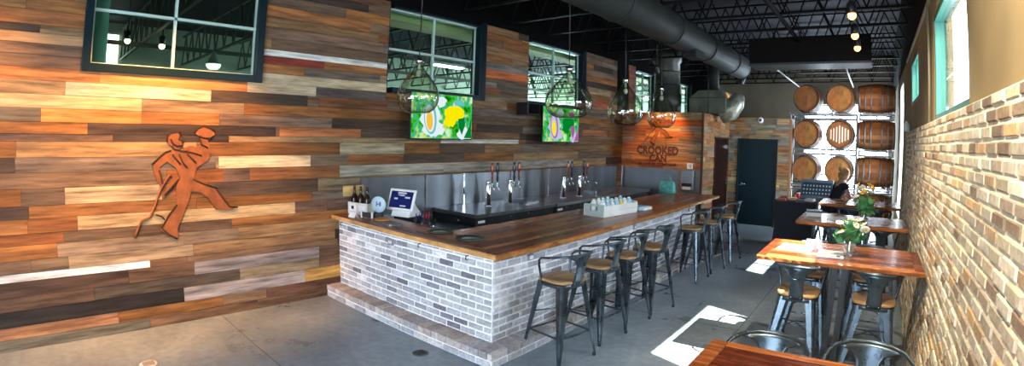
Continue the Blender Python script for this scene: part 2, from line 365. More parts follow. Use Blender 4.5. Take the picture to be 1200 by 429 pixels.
# ---- left wall windows
def lwindow(i,y0,y1,z0,z1,tr,first=False):
    o=empty('window_%d'%i,(XL,y0,z0),kind='structure'); L=y1-y0; H=z1-z0
    t=.075; f=MB()
    f.box(-.15,.03 if first else -.03,0,t if first else .03,0,H); f.box(-.15,.03,L-t,L,0,H); f.box(-.15,.03,t,L-t,0,t); f.box(-.15,.0,t,L-t,H-.03,H)
    if not first: f.box(-.15,.03,L-.02,L+.07,-.0,H+.05)
    f.build('window_frame',M_teal,o,bevel=.004)
    g=MB(); s=.018
    tl=t if first else .03
    g.box(-.10,-.07,tl,tl+s,t,H-.03); g.box(-.10,-.07,L-t-s,L-t,t,H-.03); g.box(-.10,-.07,tl,L-t,t,t+s)
    g.box(-.105,-.065,L*.475-.014,L*.475+.014,t,H-.03); g.box(-.105,-.065,tl,L-t,tr-z0-.014,tr-z0+.014)
    g.box(-.15,-.06,tl,L-t,H-.05,H-.03)
    g.build('mullion',M_pale,o)
    MB().box(-.09,-.084,t,L-t,t,H-.03).build('pane',M_pane,o)
for i,(a,b,c,d) in enumerate(WIN): lwindow(i+1,a,b,c,d,3.05,i==0)

# ---- bricks
def bricks(mb,mp,u0,u1,v0,v1,bw,bh,mt,pal,seed,th=.012,holes=(),wear=.0):
    rnd=random.Random(seed); v=v0; r=0
    while v<v1-.01:
        u=u0-(bw*.5 if r%2 else 0)
        vt=min(v+bh,v1)
        while u<u1:
            a,b=max(u,u0)+mt*.5,min(u+bw,u1)-mt*.5
            if b-a>.015:
                k=rnd.choice(pal); j=rnd.uniform(.86,1.12); c=tuple(min(1,x*j) for x in k); t=th*rnd.uniform(.6,1.3)
                e=lambda:rnd.uniform(-.0035,.0035)
                rs=[(a,b,v+mt*.5,vt-mt*.5)]
                for h in holes: rs=cut(rs,h)
                for (p,q,s0,s1) in rs:
                    if q-p<.01 or s1-s0<.01: continue
                    i_=.0055
                    vs=[mp(p+e(),s0+e(),0),mp(q+e(),s0+e(),0),mp(q+e(),s1+e(),0),mp(p+e(),s1+e(),0),
                        mp(p+i_,s0+i_,t),mp(q-i_,s0+i_,t),mp(q-i_,s1-i_,t),mp(p+i_,s1-i_,t)]
                    mb.add(vs,[(4,5,6,7),(0,1,5,4),(1,2,6,5),(2,3,7,6),(3,0,4,7)],c)
            u+=bw
        v+=bh; r+=1
    return mb
PB=[(.48,.48,.52),(.56,.56,.60),(.42,.42,.47),(.62,.60,.62),(.54,.52,.55),(.68,.67,.69),(.30,.29,.34),(.56,.53,.53),(.50,.50,.55),(.62,.62,.66),(.58,.57,.60),(.52,.51,.55)]
PR=[(.56,.48,.36),(.60,.49,.33),(.48,.41,.31),(.64,.54,.38),(.56,.36,.19),(.40,.32,.24),(.66,.58,.45),(.48,.34,.21),(.29,.21,.15),(.68,.61,.48),(.60,.53,.42),(.52,.45,.35)]
mb=MB(); bricks(mb,lambda u,v,h:(XR+.012-h,u,v),YF,8.62,0,2.19,.215,.0665,.017,PR,3,th=.011)
mb.box(XR+.011,XR+.06,YF,8.62,0,2.185,(.70,.62,.47),1)
struct(mb.build('wall_right',[M_brick,M_mortar2],recalc=False))

# ---- bar base
BX=-2.82; BY=3.18; BE=8.2
bb=empty('brick_bar',(-4,3.6,0),label='whitewashed grey brick L-shaped bar base on the concrete floor',cat='bar')
T=lambda mbx:mbx
o=(-4,3.6,0)
mb=MB()
bricks(mb,lambda u,v,h:(u-o[0],BY-h-o[1],v),XL+.01,BX,.145,.905,.19,.0662,.017,PB,21)
bricks(mb,lambda u,v,h:(BX+h-o[0],u-o[1],v),BY,BE,.145,.905,.19,.0662,.017,PB,22)
bricks(mb,lambda u,v,h:(u-o[0],BE+h-o[1],v),BX-.7,BX,.0,.905,.19,.0662,.017,PB,23)
mb.box(XL+.01-o[0],BX-o[0],BY-o[1],3.52-o[1],.0,.945,(.8,.8,.8),1)
mb.box(BX-.72-o[0],BX-o[0],3.52-o[1],BE-o[1],.0,.945,(.8,.8,.8),1)
mb.build('brick_face',[M_brick,M_mortar],bb,recalc=False)
# stepped brick foot ledge
mb=MB(); rnd=random.Random(4)
PL=BX+.17; PF=BY-.19
mb.box(XL+.01-o[0],PL-o[0],PF-o[1],BY-o[1],0,.13,(.8,.8,.8),1); mb.box(BX-o[0],PL-o[0],BY-o[1],BE-o[1],0,.13,(.8,.8,.8),1)
bricks(mb,lambda u,v,h:(u-o[0],PF-h-o[1],v),XL+.01,PL,0,.072,.205,.066,.012,PB,31)
bricks(mb,lambda u,v,h:(PL+h-o[0],u-o[1],v),PF,BE,0,.072,.205,.066,.012,PB,32)
PT=[(.56,.50,.48),(.50,.46,.46),(.60,.53,.48),(.54,.50,.52),(.48,.40,.37)]
x=XL+.01
while x<PL-.02:
    k=rnd.choice(PT); mb.box(x+.005-o[0],min(x+.094,PL+.01)-o[0],PF-.012-o[1],BY-.002-o[1],.078,.142+rnd.uniform(-.003,.004),k); x+=.1
y=BY+.0
while y<BE-.02:
    k=rnd.choice(PT); mb.box(BX+.004-o[0],PL+.012-o[0],y+.005-o[1],min(y+.094,BE)-o[1],.078,.142+rnd.uniform(-.003,.004),k); y+=.1
fl=mb.build('foot_ledge',[M_brick,M_mortar],bb)
M_outlet=plain('outlet_grey',(.25,.25,.27),.4)
mb=MB(); mb.box(-4.27-o[0],-4.19-o[0],BY-.022-o[1],BY-o[1],.80,.86); mb.box(-4.255-o[0],-4.235-o[0],BY-.026-o[1],BY-.02-o[1],.815,.845,mi=1); mb.box(-4.225-o[0],-4.205-o[0],BY-.026-o[1],BY-.02-o[1],.815,.845,mi=1)
tag(mb.build('outlet',[M_outlet,M_white],bb),'grey outlet box with white sockets')
for yy in (3.69,5.85,7.9):
    mb=MB(); mb.box(BX+.0-o[0],BX+.02-o[0],yy-.04-o[1],yy+.04-o[1],.82,.875); mb.box(BX+.02-o[0],BX+.024-o[0],yy-.025-o[1],yy+.025-o[1],.83,.865,mi=1)
    mb.build('outlet',[M_outlet,M_white],bb)
for k in range(3):
    xx=[-5.2,-3.75,-3.1][k]; mb=MB(); mb.tube([(xx-o[0],BY-.01-o[1],.90),(xx-o[0],BY-.04-o[1],.895),(xx-o[0],BY-.045-o[1],.87),(xx-o[0],BY-.02-o[1],.86)],.005,6); mb.build('bag_hook',M_black,bb)

# ---- bar top
bt=empty('wooden_countertop',(-4,3.6,.945),label='glossy reddish brown plank L-shaped bar top on the brick base',cat='bar top')
o=(-4,3.6,.945)
PBT=[(.20,.050,.014),(.28,.08,.022),(.13,.033,.010),(.36,.12,.035),(.22,.06,.018),(.10,.026,.010),(.30,.11,.045)]
mb=MB(); rnd=random.Random(6)
x=-3.72
while x<-2.70:
    wd=rnd.uniform(.055,.11); x1=min(x+wd,-2.70)
    y=3.545+( -.0)
    ys=3.545 if x1<-2.75 else 3.09
    y=3.09 + max(0,( -2.70-x)*.0)
    # mitred near end: boards stop on the diagonal running back from the corner
    y=3.09+( -2.70-x1)*.446/1.02 if True else y
    while y<9.15:
        l=rnd.uniform(.9,2.4); y1=min(y+l,9.15); k=rnd.choice(PBT); j=rnd.uniform(.85,1.2)
        mb.box(x+.0008-o[0],x1-.0008-o[0],y-o[1],y1-.001-o[1],.0,.04,tuple(c*j for c in k)); y=y1
    x=x1
mb.build('plank_run',M_barY,bt)
mb=MB(); y=3.09
while y<3.54:
    wd=rnd.uniform(.05,.1); y1=min(y+wd,3.545); x=XL+.005; xe=-2.70-(y1-3.09)*1.02/.446
    while x<xe:
        l=rnd.uniform(.7,1.9); x1=min(x+l,xe); k=rnd.choice(PBT); j=rnd.uniform(.85,1.2)*1.15
        mb.box(x-o[0],x1-.001-o[0],y+.0008-o[1],y1-.0008-o[1],.0,.04,tuple(c*j for c in k)); x=x1
    y=y1
mb.build('plank_run',M_barX,bt)
tag(MB().box(XL+.005-o[0],-2.70-o[0],3.075-o[1],3.089-o[1],-.006,.038,(.62,.33,.12)).build('edge_strip',M_barX,bt),'pale tan front edge strip')
mb=MB(); rnd2=random.Random(2); n=60; pts=[]
for i in range(n+1):
    y=3.075+(9.15-3.075)*i/n; pts.append((y, .018+rnd2.uniform(-.007,.009)))
vs=[];fs=[]
for y,d in pts:
    for (xx,zz) in ((-2.70,.038),(-2.70+d,.030),(-2.70+d*.6,-.006),(-2.70,-.006)): vs.append((xx-o[0],y-o[1],zz))
for i in range(n):
    for j in range(4): fs.append((i*4+j,(i+1)*4+j,(i+1)*4+(j+1)%4,i*4+(j+1)%4))
fs+= [(0,1,2,3),(n*4+3,n*4+2,n*4+1,n*4)]
mb.add(vs,fs,(.50,.20,.06)); tag(mb.build('live_edge',M_barY,bt),'rough orange live edge')

# ---- floor joints and drain covers
for k,(a,b) in enumerate([((-5.28,1.62),(-1.0,1.62)),((-1.55,-3.9),(-1.55,1.6))]):
    pass
jo=MB(); jo.box(-5.28,.4,1.655,1.661,.0003,.0012); jo.box(-1.2,-1.194,1.66,12,.0003,.0012); jo.box(-5.28,.4,5.2,5.205,.0003,.0012)
struct(jo.build('trim_5',plain('joint_dark',(.05,.05,.055),.8)))
for (x,y,m,lb) in [(-4.457,.70,plain('drain_white',(.7,.7,.7),.4),'small round white floor drain cover near the plank wall'),(-3.31,2.78,plain('drain_dark',(.08,.09,.09),.6),'dark round floor drain in front of the brick foot ledge')]:
    q=empty('drain_cover',(x,y,0.0),label=lb,cat='floor drain')
    MB().lathe([(.075,0),(.075,.004),(.06,.006),(.0001,.006)],n=28).build('rim',m,q)
    g=MB()
    for i in range(-3,4): g.box(-.045,.045,i*.014-.003,i*.014+.003,.006,.0075)
    g.build('grate',M_black,q)

# ------------------------------------------------------------------ bar stool
def make_stool():
    r=empty('bar_stool')
    PS=(.46,.27,.12)
    s=MB(); n=32; prof=[]
    def sq(rad,z,dish=0):
        vs=[]
        for j in range(n):
            a=2*pi*j/n; c_,s_=cos(a),sin(a); k=(abs(c_)**3.6+abs(s_)**3.6)**(-1/3.6)
            vs.append((rad*k*c_,rad*k*s_,z))
        return vs
    vs=sq(.165,.722)+sq(.178,.728)+sq(.178,.742)+sq(.168,.751)+sq(.10,.745)+[(0,0,.742)]
    fs=[tuple(range(n))]+[(i*n+j,i*n+(j+1)%n,(i+1)*n+(j+1)%n,(i+1)*n+j) for i in range(4) for j in range(n)]+[(4*n+j,4*n+(j+1)%n,5*n) for j in range(n)]
    s.add(vs,fs,PS,0,True); s.build('seat',M_seat,r)
    f=MB(); vs=sq(.168,.721)+sq(.172,.685)+sq(.160,.685)+sq(.155,.721)
    f.add(vs,[(i*n+j,i*n+(j+1)%n,((i+1)%4)*n+(j+1)%n,((i+1)%4)*n+j) for i in range(4) for j in range(n)],sm=True); f.build('seat_frame',M_gun,r)
    T=.135; B=.222
    for sx,sy in ((1,1),(-1,1),(-1,-1),(1,-1)):
        # folded sheet leg: an angle section that tapers to the foot
        vs=[];fs=[]; st=5
        for i in range(st+1):
            t=i/st; z=.70*(1-t)+.015; c=T+(B-T)*t; w_=.058*(1-t)**.8+.022; th=.006
            cx,cy=c*sx,c*sy
            # outer rounded corner, flanges run inward
            prof=[(w_,0),(w_*.35,0),(w_*.08,w_*.08),(0,w_*.35),(0,w_),(-0+th,w_),(th,w_*.4),(w_*.12+th,w_*.12+th),(w_*.4,th),(w_,th)]
            for (a,b) in prof: vs.append((cx+ (.02-a)*sx, cy+(.02-b)*sy, z))
        m=10
        for i in range(st):
            for j in range(m): fs.append((i*m+j,i*m+(j+1)%m,(i+1)*m+(j+1)%m,(i+1)*m+j))
        fs+=[tuple(range(m)),tuple(st*m+j for j in range(m))]
        l=MB().add(vs,fs); lo=l.build('leg',M_gun,r)
        c=MB(); c.lathe([(.015,0),(.017,.004),(.015,.03),(.011,.032)],(B*sx+.006*sx,B*sy+.006*sy,0),12); c.build('foot_cap',M_rubber,lo)
    s=MB(); z=.25; c=T+(B-T)*(1-z/.7)
    for (a,b) in (((c,c),(-c,c)),((-c,c),(-c,-c)),((-c,-c),(c,-c)),((c,-c),(c,c))):
        s.bar((a[0],a[1],z),(b[0],b[1],z),.014)
    s.build('footrest',M_gun,r)
    s=MB(); c=T+(B-T)*(1-.42/.7)
    s.tube([(c,c,.42),(0,0,.47),(-c,-c,.42)],.006,6); s.tube([(-c,c,.42),(0,0,.462),(c,-c,.42)],.006,6); s.build('cross_brace',M_gun,r)
    # arm rail, low round back
    pts=[]; 
    half=[(.166,.075,.70),(.176,.085,.76),(.196,.092,.86),(.208,.083,.915),(.213,.05,.94),(.212,-.03,.953),(.20,-.11,.966),(.165,-.185,.98),(.10,-.235,.99),(0,-.255,.994)]
    pts=[Vector(p) for p in half]+[Vector((-p[0],p[1],p[2])) for p in reversed(half[:-1])]
    s=MB(); s.tube(pts,.0105,8); s.build('arm_rail',M_gun,r)
    # sheet splat flaring into the rail
    vs=[];fs=[]; nu=9; rows=[(.70,.062,-.17),(.76,.060,-.19),(.84,.055,-.212),(.90,.062,-.226),(.94,.085,-.235),(.965,.125,-.240),(.985,.165,-.243)]
    for z,hw,y0 in rows:
        for j in range(nu):
            u=-1+2*j/(nu-1); x=u*hw; yy=y0+ (x*x)*2.3
            vs.append((x,yy,z-(x*x)*.35))
    m=len(vs)
    vs+= [(x,y-.004,z) for x,y,z in vs]
    for i in range(len(rows)-1):
        for j in range(nu-1):
            a=i*nu+j; fs.append((a,a+1,a+nu+1,a+nu)); fs.append((m+a,m+a+nu,m+a+nu+1,m+a+1))
    for j in range(nu-1):
        fs.append((j,m+j,m+j+1,j+1)); a=(len(rows)-1)*nu+j; fs.append((a,a+1,m+a+1,m+a))
    for i in range(len(rows)-1):
        a=i*nu; fs.append((a,a+nu,m+a+nu,m+a)); a=i*nu+nu-1; fs.append((a,m+a,m+a+nu,a+nu))
    s=MB().add(vs,fs,sm=True); bk=s.build('backrest',M_gun,r)
    s=MB(); s.tube([(-.05,-.243,.96),(.05,-.243,.96),(.032,-.228,.885),(-.032,-.228,.885)],.003,6,closed=True); s.build('pressed_rib',M_gun,bk)
    for x in (-.04,.04): MB().ball((x,-.186,.725),.006,6).build('rivet',M_chrome,bk)
    return r
stool=make_stool(); first=[True]
def place(x,y,rz,label,group):
    o=stool if first[0] else copy_tree(stool); first[0]=False
    o.location=(x,y,0); o.rotation_euler=(0,0,rz); tag(o,label,'bar stool',group); return o
G1='metal bar stools along the bar'; G2='metal bar stools around the high tables'
for x,y,a,l in [(-2.41,3.63,80,'metal stool with wooden seat at the bar, nearest to the camera'),
    (-2.42,4.28,84,'second nearest metal stool with wooden seat along the brick bar'),
    (-2.41,4.82,82,'third nearest metal stool with wooden seat along the brick bar'),
    (-2.36,5.38,78,'fourth nearest metal stool along the bar, beside the white crate'),
    (-2.42,6.93,86,'metal stool after the gap, nearest of the far three at the bar'),
    (-2.38,7.58,80,'middle stool of the far three under the dark end of the bar'),
    (-2.33,8.40,84,'metal stool at the far end of the bar by the side doorway')]:
    place(x,y,radians(a),l,G1)
for x,y,a,l in [(-.40,2.36,180,'left gunmetal stool back rising behind the nearest table edge'),
    (.08,2.46,180,'right gunmetal stool back rising behind the nearest table, beside brick wall'),
    (-.52,4.42,0,'left near stool facing the white flower table, dark back towards the camera'),
    (.10,4.46,0,'right near stool at the white flower table, close to brick wall'),
    (-.52,5.15,180,'left stool on the far side of the white flower table'),
    (.05,5.2,180,'right stool on the far side of the white flower table'),
    (-.42,6.75,0,'left near stool at the yellow flower table'),
    (.15,6.8,0,'right near stool at the yellow flower table by the brick wall'),
    (-.30,8.85,8,'stool on the near side of the third high table, left'),
    (.12,8.88,-5,'stool on the near side of the third high table, right')]:
    place(x,y,radians(a),l,G2)

# ------------------------------------------------------------------ high tables
PT2=[(.24,.055,.014),(.14,.03,.010),(.30,.085,.02),(.08,.018,.007),(.20,.06,.018),(.34,.11,.03)]
def table(x0,x1,y0,y1,label,seed,pal=PT2,bw=.14):
    z=1.04; cx,cy=(x0+x1)/2,(y0+y1)/2
    r=empty('high_table',(cx,cy,0),label=label,cat='table',group='high wooden tables along the brick wall')
    rnd=random.Random(seed); mb=MB(); hx,hy=(x1-x0)/2,(y1-y0)/2
    e=.075
    y=-hy
    while y<hy-.002:
        w_=rnd.uniform(.55,1.3)*bw; y1_=min(y+w_,hy)
        if hy-y1_<.03: y1_=hy
        k=rnd.choice(pal); j=rnd.uniform(.8,1.2)
        mb.box(-hx+e,hx-e,y+.0007,y1_-.0007,z-.042,z,tuple(c*j for c in k)); y=y1_
    for s in (-1,1):
        k=rnd.choice(pal); a,b=sorted((s*hx,s*(hx-e+.001))); mb.box(a,b,-hy,hy,z-.042,z-.001,k)
    mb.build('table_top',M_tabX,r,bevel=.003)
    n=40
    for s in (-1,1):
        mb=MB(); vs=[];fs=[]
        for i in range(n+1):
            x=-hx+2*hx*i/n; d=rnd.uniform(.004,.018)
            for (yy,zz) in ((0,z-.004),(d,z-.014),(d*.5,z-.042),(0,z-.042)): vs.append((x,s*(hy+yy),zz))
        for i in range(n):
            for j in range(4): fs.append((i*4+j,(i+1)*4+j,(i+1)*4+(j+1)%4,i*4+(j+1)%4))
        fs+=[(0,1,2,3),(n*4+3,n*4+2,n*4+1,n*4)]
        mb.add(vs,fs,(.30,.10,.03)); mb.build('live_edge',M_tabX,r)
    for x in (-.045,.045):
        MB().box(x-.028,x+.028,-.03,.03,.02,z-.05).build('post',M_black,r)
    MB().box(-.25,.25,-.2,.2,z-.052,z-.042).build('top_plate',M_black,r)
    p=MB(); p.box(-.30,.30,-.04,.04,0,.022); p.box(-.04,.04,-.30,.30,0,.022); p.build('base',M_black,r,bevel=.004)
    return r
table(-.63,.455,1.40,2.26,'nearest high wooden table at the bottom edge, dark red streaked planks',3)
table(-.885,.455,4.27,5.09,'high wooden table holding white flowers and paper menus',14)
table(-.885,.462,6.48,7.36,'high wooden table holding the yellow flowers and a dark box',25,pal=[(.16,.06,.035),(.22,.09,.05),(.12,.045,.03),(.26,.12,.07)])
table(-.82,.47,8.66,9.55,'third high wooden table, farthest of the row, beside the person',36,pal=[(.36,.14,.05),(.28,.10,.04),(.42,.17,.06)])

# ------------------------------------------------------------------ flowers
def flowers(x,y,z,label,kind,seed,h=.30,vr=.045,vh=.15):
    rnd=random.Random(seed); r=empty('flower_vase',(x,y,z),label=label,cat='vase of flowers')
    v=MB(); v.lathe([(.001,0),(vr,0),(vr,.02),(vr*1.02,vh*.7),(vr*.85,vh*.85),(vr*.9,vh),(vr*.84,vh),(vr*.8,vh*.85),(vr*.95,vh*.7),(vr*.93,.012),(.001,.012)],n=20); v.build('jar',M_glass,r)
    MB().lathe([(.001,.013),(vr*.9,.013),(vr*.9,vh*.5),(.001,vh*.5)],n=18).build('water',glassy('vase_water',(.86,.9,.86)),r)
    s=MB(); heads=[]
    for i in range(14):
        a=rnd.uniform(0,2*pi); q=rnd.uniform(.2,1); top=Vector((cos(a)*.13*q,sin(a)*.13*q,h*(rnd.uniform(.62,1) if kind=='w' else rnd.uniform(.78,1))))
        s.tube([(cos(a+2)*.02,sin(a+2)*.02,.02),(cos(a)*.02,sin(a)*.02,vh),tuple(top)],.0022,5); heads.append(top)
    s.build('stems',M_leaf,r)
    l=MB()
    for i in range(150):
        p=rnd.choice(heads); c=Vector((p.x*rnd.uniform(.3,1.25),p.y*rnd.uniform(.3,1.25),vh+(p.z-vh)*rnd.uniform(-.1,1.0 if kind=='w' else .5)))
        R=Matrix.Translation(c)@Matrix.Rotation(rnd.uniform(0,6.3),4,'Z')@Matrix.Rotation(rnd.uniform(-1.0,1.0),4,'X')@Matrix.Rotation(rnd.uniform(-1,1),4,'Y')
        w_=rnd.uniform(.02,.034); L_=w_*rnd.uniform(1.1,1.8)
        pts=[(0,-L_,0),(w_*.8,-L_*.4,.003),(w_,L_*.2,.004),(w_*.5,L_*.8,0),(0,L_,-.003),(-w_*.5,L_*.8,0),(-w_,L_*.2,.004),(-w_*.8,-L_*.4,.003)]
        l.add(pts+[(a,b,c_+.0015) for a,b,c_ in pts],[tuple(range(8)),tuple(range(15,7,-1))]+[(k,(k+1)%8,8+(k+1)%8,8+k) for k in range(8)],M=R)
    l.build('leaves',M_leaf,r)
    n=9 if kind=='w' else 14
    for i in range(n):
        p=heads[i%len(heads)]; f=MB(); R=Matrix.Translation(p+Vector((0,0,.015)))@Matrix.Rotation(rnd.uniform(0,6),4,'Z')@Matrix.Rotation(rnd.uniform(.2,1.2),4,'X')
        big=.044 if (kind=='w' and i<4) else .034
        for k in range(9):
            a=2*pi*k/9; f.ball((cos(a)*big*.62,sin(a)*big*.62,0),big*.45,6,sc=(1,1,.45),mi=0,M=R)
        f.ball((0,0,.004),big*.38,8,mi=1,M=R)
        f.build('flower',[M_petal if kind=='w' else M_yellow,plain('flower_centre',(.5,.42,.12) if kind=='w' else (.45,.12,.02),.7)] if i<1 else [M_petal if kind=='w' else (M_yellow if i%3 else M_petal),M_yellow],r)
flowers(-.145,4.60,1.04,'white flowers with round green leaves in a glass jar on near table','w',3)
flowers(-.07,6.60,1.04,'yellow and orange flowers in a tall glass jar on second table','y',8,h=.46)

# ------------------------------------------------------------------ things on the high tables
def sheet(name,x,y,z,w,d,rz,label,group=None,lines=True,col=None):
    r=empty(name,(x,y,z),rz,label,'paper',group)
    MB().box(-w/2,w/2,-d/2,d/2,0,.002).build('sheet',col or M_paper,r)
    if lines:
        m=MB(); rnd=random.Random(int(x*1000)%97)
        for i in range(9):
            yy=d*.4-i*d*.09; m.box(-w*.4,-w*.4+w*rnd.uniform(.3,.78),yy,yy+d*.018,.002,.0024)
        m.box(w*.22,w*.38,-d*.4,-d*.2,.002,.0024)
        m.build('printing',plain('print_ink',(.05,.05,.07),.7),r)
    return r
GP='paper menus on the high tables'
sheet('menu_sheet',-.30,4.60,1.04,.22,.30,.05,'printed white menu left of the white flower jar',GP)
sheet('menu_sheet',-.62,4.72,1.04,.30,.30,-.08,'white menu sheet at the left end of the near table',GP,lines=False)
sheet('menu_sheet',-.30,6.95,1.04,.42,.34,.03,'large white sheet on the second table left of the yellow flowers',GP)
r=empty('napkin_holder',(-.47,4.78,1.04),.1,'small grey steel napkin holder on the near flower table','napkin holder')
m=MB(); m.box(-.07,.07,-.035,-.032,0,.075); m.box(-.07,.07,.032,.035,0,.075); m.box(-.07,.07,-.035,.035,0,.004); m.build('holder',M_steel,r)
MB().box(-.065,.065,-.028,.028,.004,.07).build('napkins',M_paper,r)
r=empty('box',(-.72,7.02,1.04),.1,'small box with dark lid at the left end of the second table','box')
MB().box(-.10,.10,-.08,.08,0,.05).build('box_body',plain('box_grey',(.45,.48,.48),.5),r,bevel=.004); MB().box(-.104,.104,-.084,.084,.05,.075).build('lid',plain('lid_dark',(.02,.03,.05),.4),r,bevel=.003)

# ------------------------------------------------------------------ wall emblem (man with cane raising a hat), cut wood
MAN={'head': [(1.152, 1.827), (1.153, 1.881), (1.188, 1.923), (1.264, 1.931), (1.289, 1.903), (1.298, 1.859), (1.326, 1.836), (1.306, 1.82), (1.318, 1.797), (1.277, 1.757), (1.233, 1.762), (1.189, 1.793)], 'arm': [(1.193, 1.75), (1.136, 1.735), (1.081, 1.686), (1.005, 1.617), (1.025, 1.537), (1.055, 1.436), (1.067, 1.431), (1.088, 1.394), (1.123, 1.412), (1.107, 1.462), (1.088, 1.52), (1.074, 1.582), (1.136, 1.627), (1.185, 1.68)], 'torso': [(1.18, 1.747), (1.241, 1.758), (1.299, 1.742), (1.325, 1.773), (1.51, 1.693), (1.561, 1.636), (1.459, 1.574), (1.433, 1.495), (1.437, 1.455), (1.374, 1.403), (1.304, 1.422), (1.27, 1.457), (1.12, 1.31), (1.2, 1.459), (1.289, 1.467), (1.241, 1.578), (1.152, 1.642)], 'raised_arm': [(1.325, 1.773), (1.51, 1.693), (1.57, 1.628), (1.595, 1.684), (1.595, 1.781), (1.573, 1.853), (1.488, 1.873), (1.509, 1.805), (1.526, 1.757), (1.391, 1.797)], 'hat': [(1.432, 1.92), (1.469, 1.969), (1.531, 1.992), (1.601, 1.968), (1.648, 1.935), (1.642, 1.886), (1.594, 1.865), (1.525, 1.867), (1.471, 1.895)], 'leg_1': [(1.27, 1.465), (1.437, 1.455), (1.399, 1.343), (1.361, 1.226), (1.314, 1.127), (1.24, 0.963), (1.252, 0.928), (1.236, 0.873), (1.155, 0.905), (1.069, 0.981), (1.174, 1.128), (1.247, 1.232), (1.242, 1.375)], 'leg_2': [(1.419, 1.461), (1.663, 1.361), (1.809, 1.166), (1.899, 1.151), (1.808, 1.121), (1.658, 1.14), (1.578, 1.266), (1.489, 1.33), (1.39, 1.343), (1.374, 1.437)]}
STROKES= [[(1.002, 1.614), (1.081, 1.686), (1.136, 1.732), (1.193, 1.747)], [(1.154, 1.827), (1.153, 1.881), (1.188, 1.923), (1.264, 1.931), (1.289, 1.903)], [(1.189, 1.858), (1.216, 1.812), (1.257, 1.789), (1.315, 1.797)], [(1.289, 1.903), (1.273, 1.859), (1.322, 1.836), (1.303, 1.82)], [(1.205, 1.796), (1.225, 1.758), (1.299, 1.742), (1.365, 1.737)], [(1.206, 1.711), (1.29, 1.609)], [(1.274, 1.711), (1.315, 1.624), (1.359, 1.573)], [(1.293, 1.742), (1.409, 1.726), (1.51, 1.693)], [(1.432, 1.92), (1.469, 1.969), (1.531, 1.992), (1.601, 1.968), (1.648, 1.935)], [(1.483, 1.892), (1.525, 1.874), (1.594, 1.869), (1.637, 1.891)], [(1.488, 1.873), (1.509, 1.805), (1.574, 1.773)], [(1.359, 1.71), (1.4, 1.67), (1.451, 1.622)], [(1.074, 1.558), (1.107, 1.434), (1.123, 1.412)], [(1.419, 1.461), (1.535, 1.406), (1.672, 1.36)], [(1.663, 1.349), (1.809, 1.16), (1.899, 1.151)], [(1.27, 1.465), (1.12, 1.31)], [(1.247, 1.215), (1.157, 1.112), (1.083, 0.992), (1.156, 0.919), (1.236, 0.873)], [(1.03, 1.129), (1.088, 1.108), (1.117, 1.073)]]
CANE= [(1.2, 1.504), (1.179, 1.511), (1.134, 1.449), (1.079, 1.365), (1.025, 1.22), (0.971, 1.108), (0.887, 1.081), (0.85, 1.002), (0.814, 0.92)]
def emblem(base,mp,sc,label):
    r=empty('wall_emblem',base,label=label,cat='wall emblem')
    b=MB(); d=0
    for k,p in MAN.items():
        d+=.0006; b.prism([((a-1.35)*sc,(c-.87)*sc) for a,c in p],0,.006+d,mp)
    b.build('figure',M_stain,r)
    s=MB()
    for st in STROKES: s.tube([mp((a-1.35)*sc,(c-.87)*sc,.011) for a,c in st],.0085*max(sc,.8),5)
    s.build('outline',M_burn,r)
    s=MB(); s.tube([mp((a-1.35)*sc,(c-.87)*sc,.010) for a,c in CANE],.011*sc,6); s.build('cane',M_stain,r)
emblem((XL+.0,1.35,.87),lambda a,b,h:(h,a,b),1.0,'dark stained wooden figure with cane and raised hat on the left plank wall')
emblem((-4.43,YC-.006,1.86),lambda a,b,h:(a,-h,b),.62,'small stained wooden figure with cane above the brewery lettering')
def text(body,size,mat,parent,loc,rot,name='lettering',ext=.004,offs=.0,sx=1):
    c=bpy.data.curves.new('t','FONT'); c.body=body; c.size=size; c.extrude=ext; c.offset=offs; c.align_x='CENTER'; c.resolution_u=3
    t=bpy.data.objects.new('t',c); COL.objects.link(t); bpy.context.view_layer.update()
    me=bpy.data.meshes.new_from_object(t.evaluated_get(bpy.context.evaluated_depsgraph_get())); bpy.data.objects.remove(t)
    me.materials.clear(); me.materials.append(mat)
    o=bpy.data.objects.new(name,me); COL.objects.link(o); o.parent=parent; o.location=loc; o.rotation_euler=rot; o.scale=(sx,1,1); return o
sg=empty('wall_lettering',(-4.43,YC-.008,1.4),label='burnt CROOKED CAN BREWING COMPANY lettering on the plank wall behind the bar',cat='sign')
rx=(pi/2,0,0)
M_let=plain('burnt_letter',(.085,.02,.006),.7)
text('CROOKED',.235,M_let,sg,(0,0,.265),rx,offs=.006,sx=.86); text('CAN',.20,M_let,sg,(0.02,0,.105),rx,offs=.006,sx=.95); text('BREWING COMPANY',.092,M_let,sg,(0,0,.012),rx,offs=.0022,sx=1.02)

# ------------------------------------------------------------------ back bar
sp=empty('backsplash',(XL,6.7,1.17),label='long brushed steel backsplash along the left plank wall',cat='backsplash')
m=MB()
for i,(a,b) in enumerate([(3.50,5.05),(5.05,6.6),(6.6,8.15),(8.15,9.95)]): m.box(-.001,.012,a-6.7+.002,b-6.7-.002,-.40,.225)
m.build('steel_sheet',M_splash,sp)
for y in (4.55,5.3,6.35,7.4): MB().box(.012,.016,y-6.7-.01,y-6.7+.01,-.40,.225).build('seam',M_chrome,sp)
sp=empty('backsplash',(-4.4,YC-.004,1.1),label='steel backsplash under the brewery lettering beside the towel dispenser',cat='backsplash')
m=MB(); m.box(-.88,.48,-.014,-.001,-.5,.26); m.build('steel_sheet',M_splash,sp); MB().box(.48,.97,-.013,-.001,-1.0,.27).build('side_panel',plain('panel_grey',(.16,.15,.14),.45),sp)
MB().box(-.90,-.86,-.04,-.001,-.5,.28).build('corner_post',M_chrome,sp)
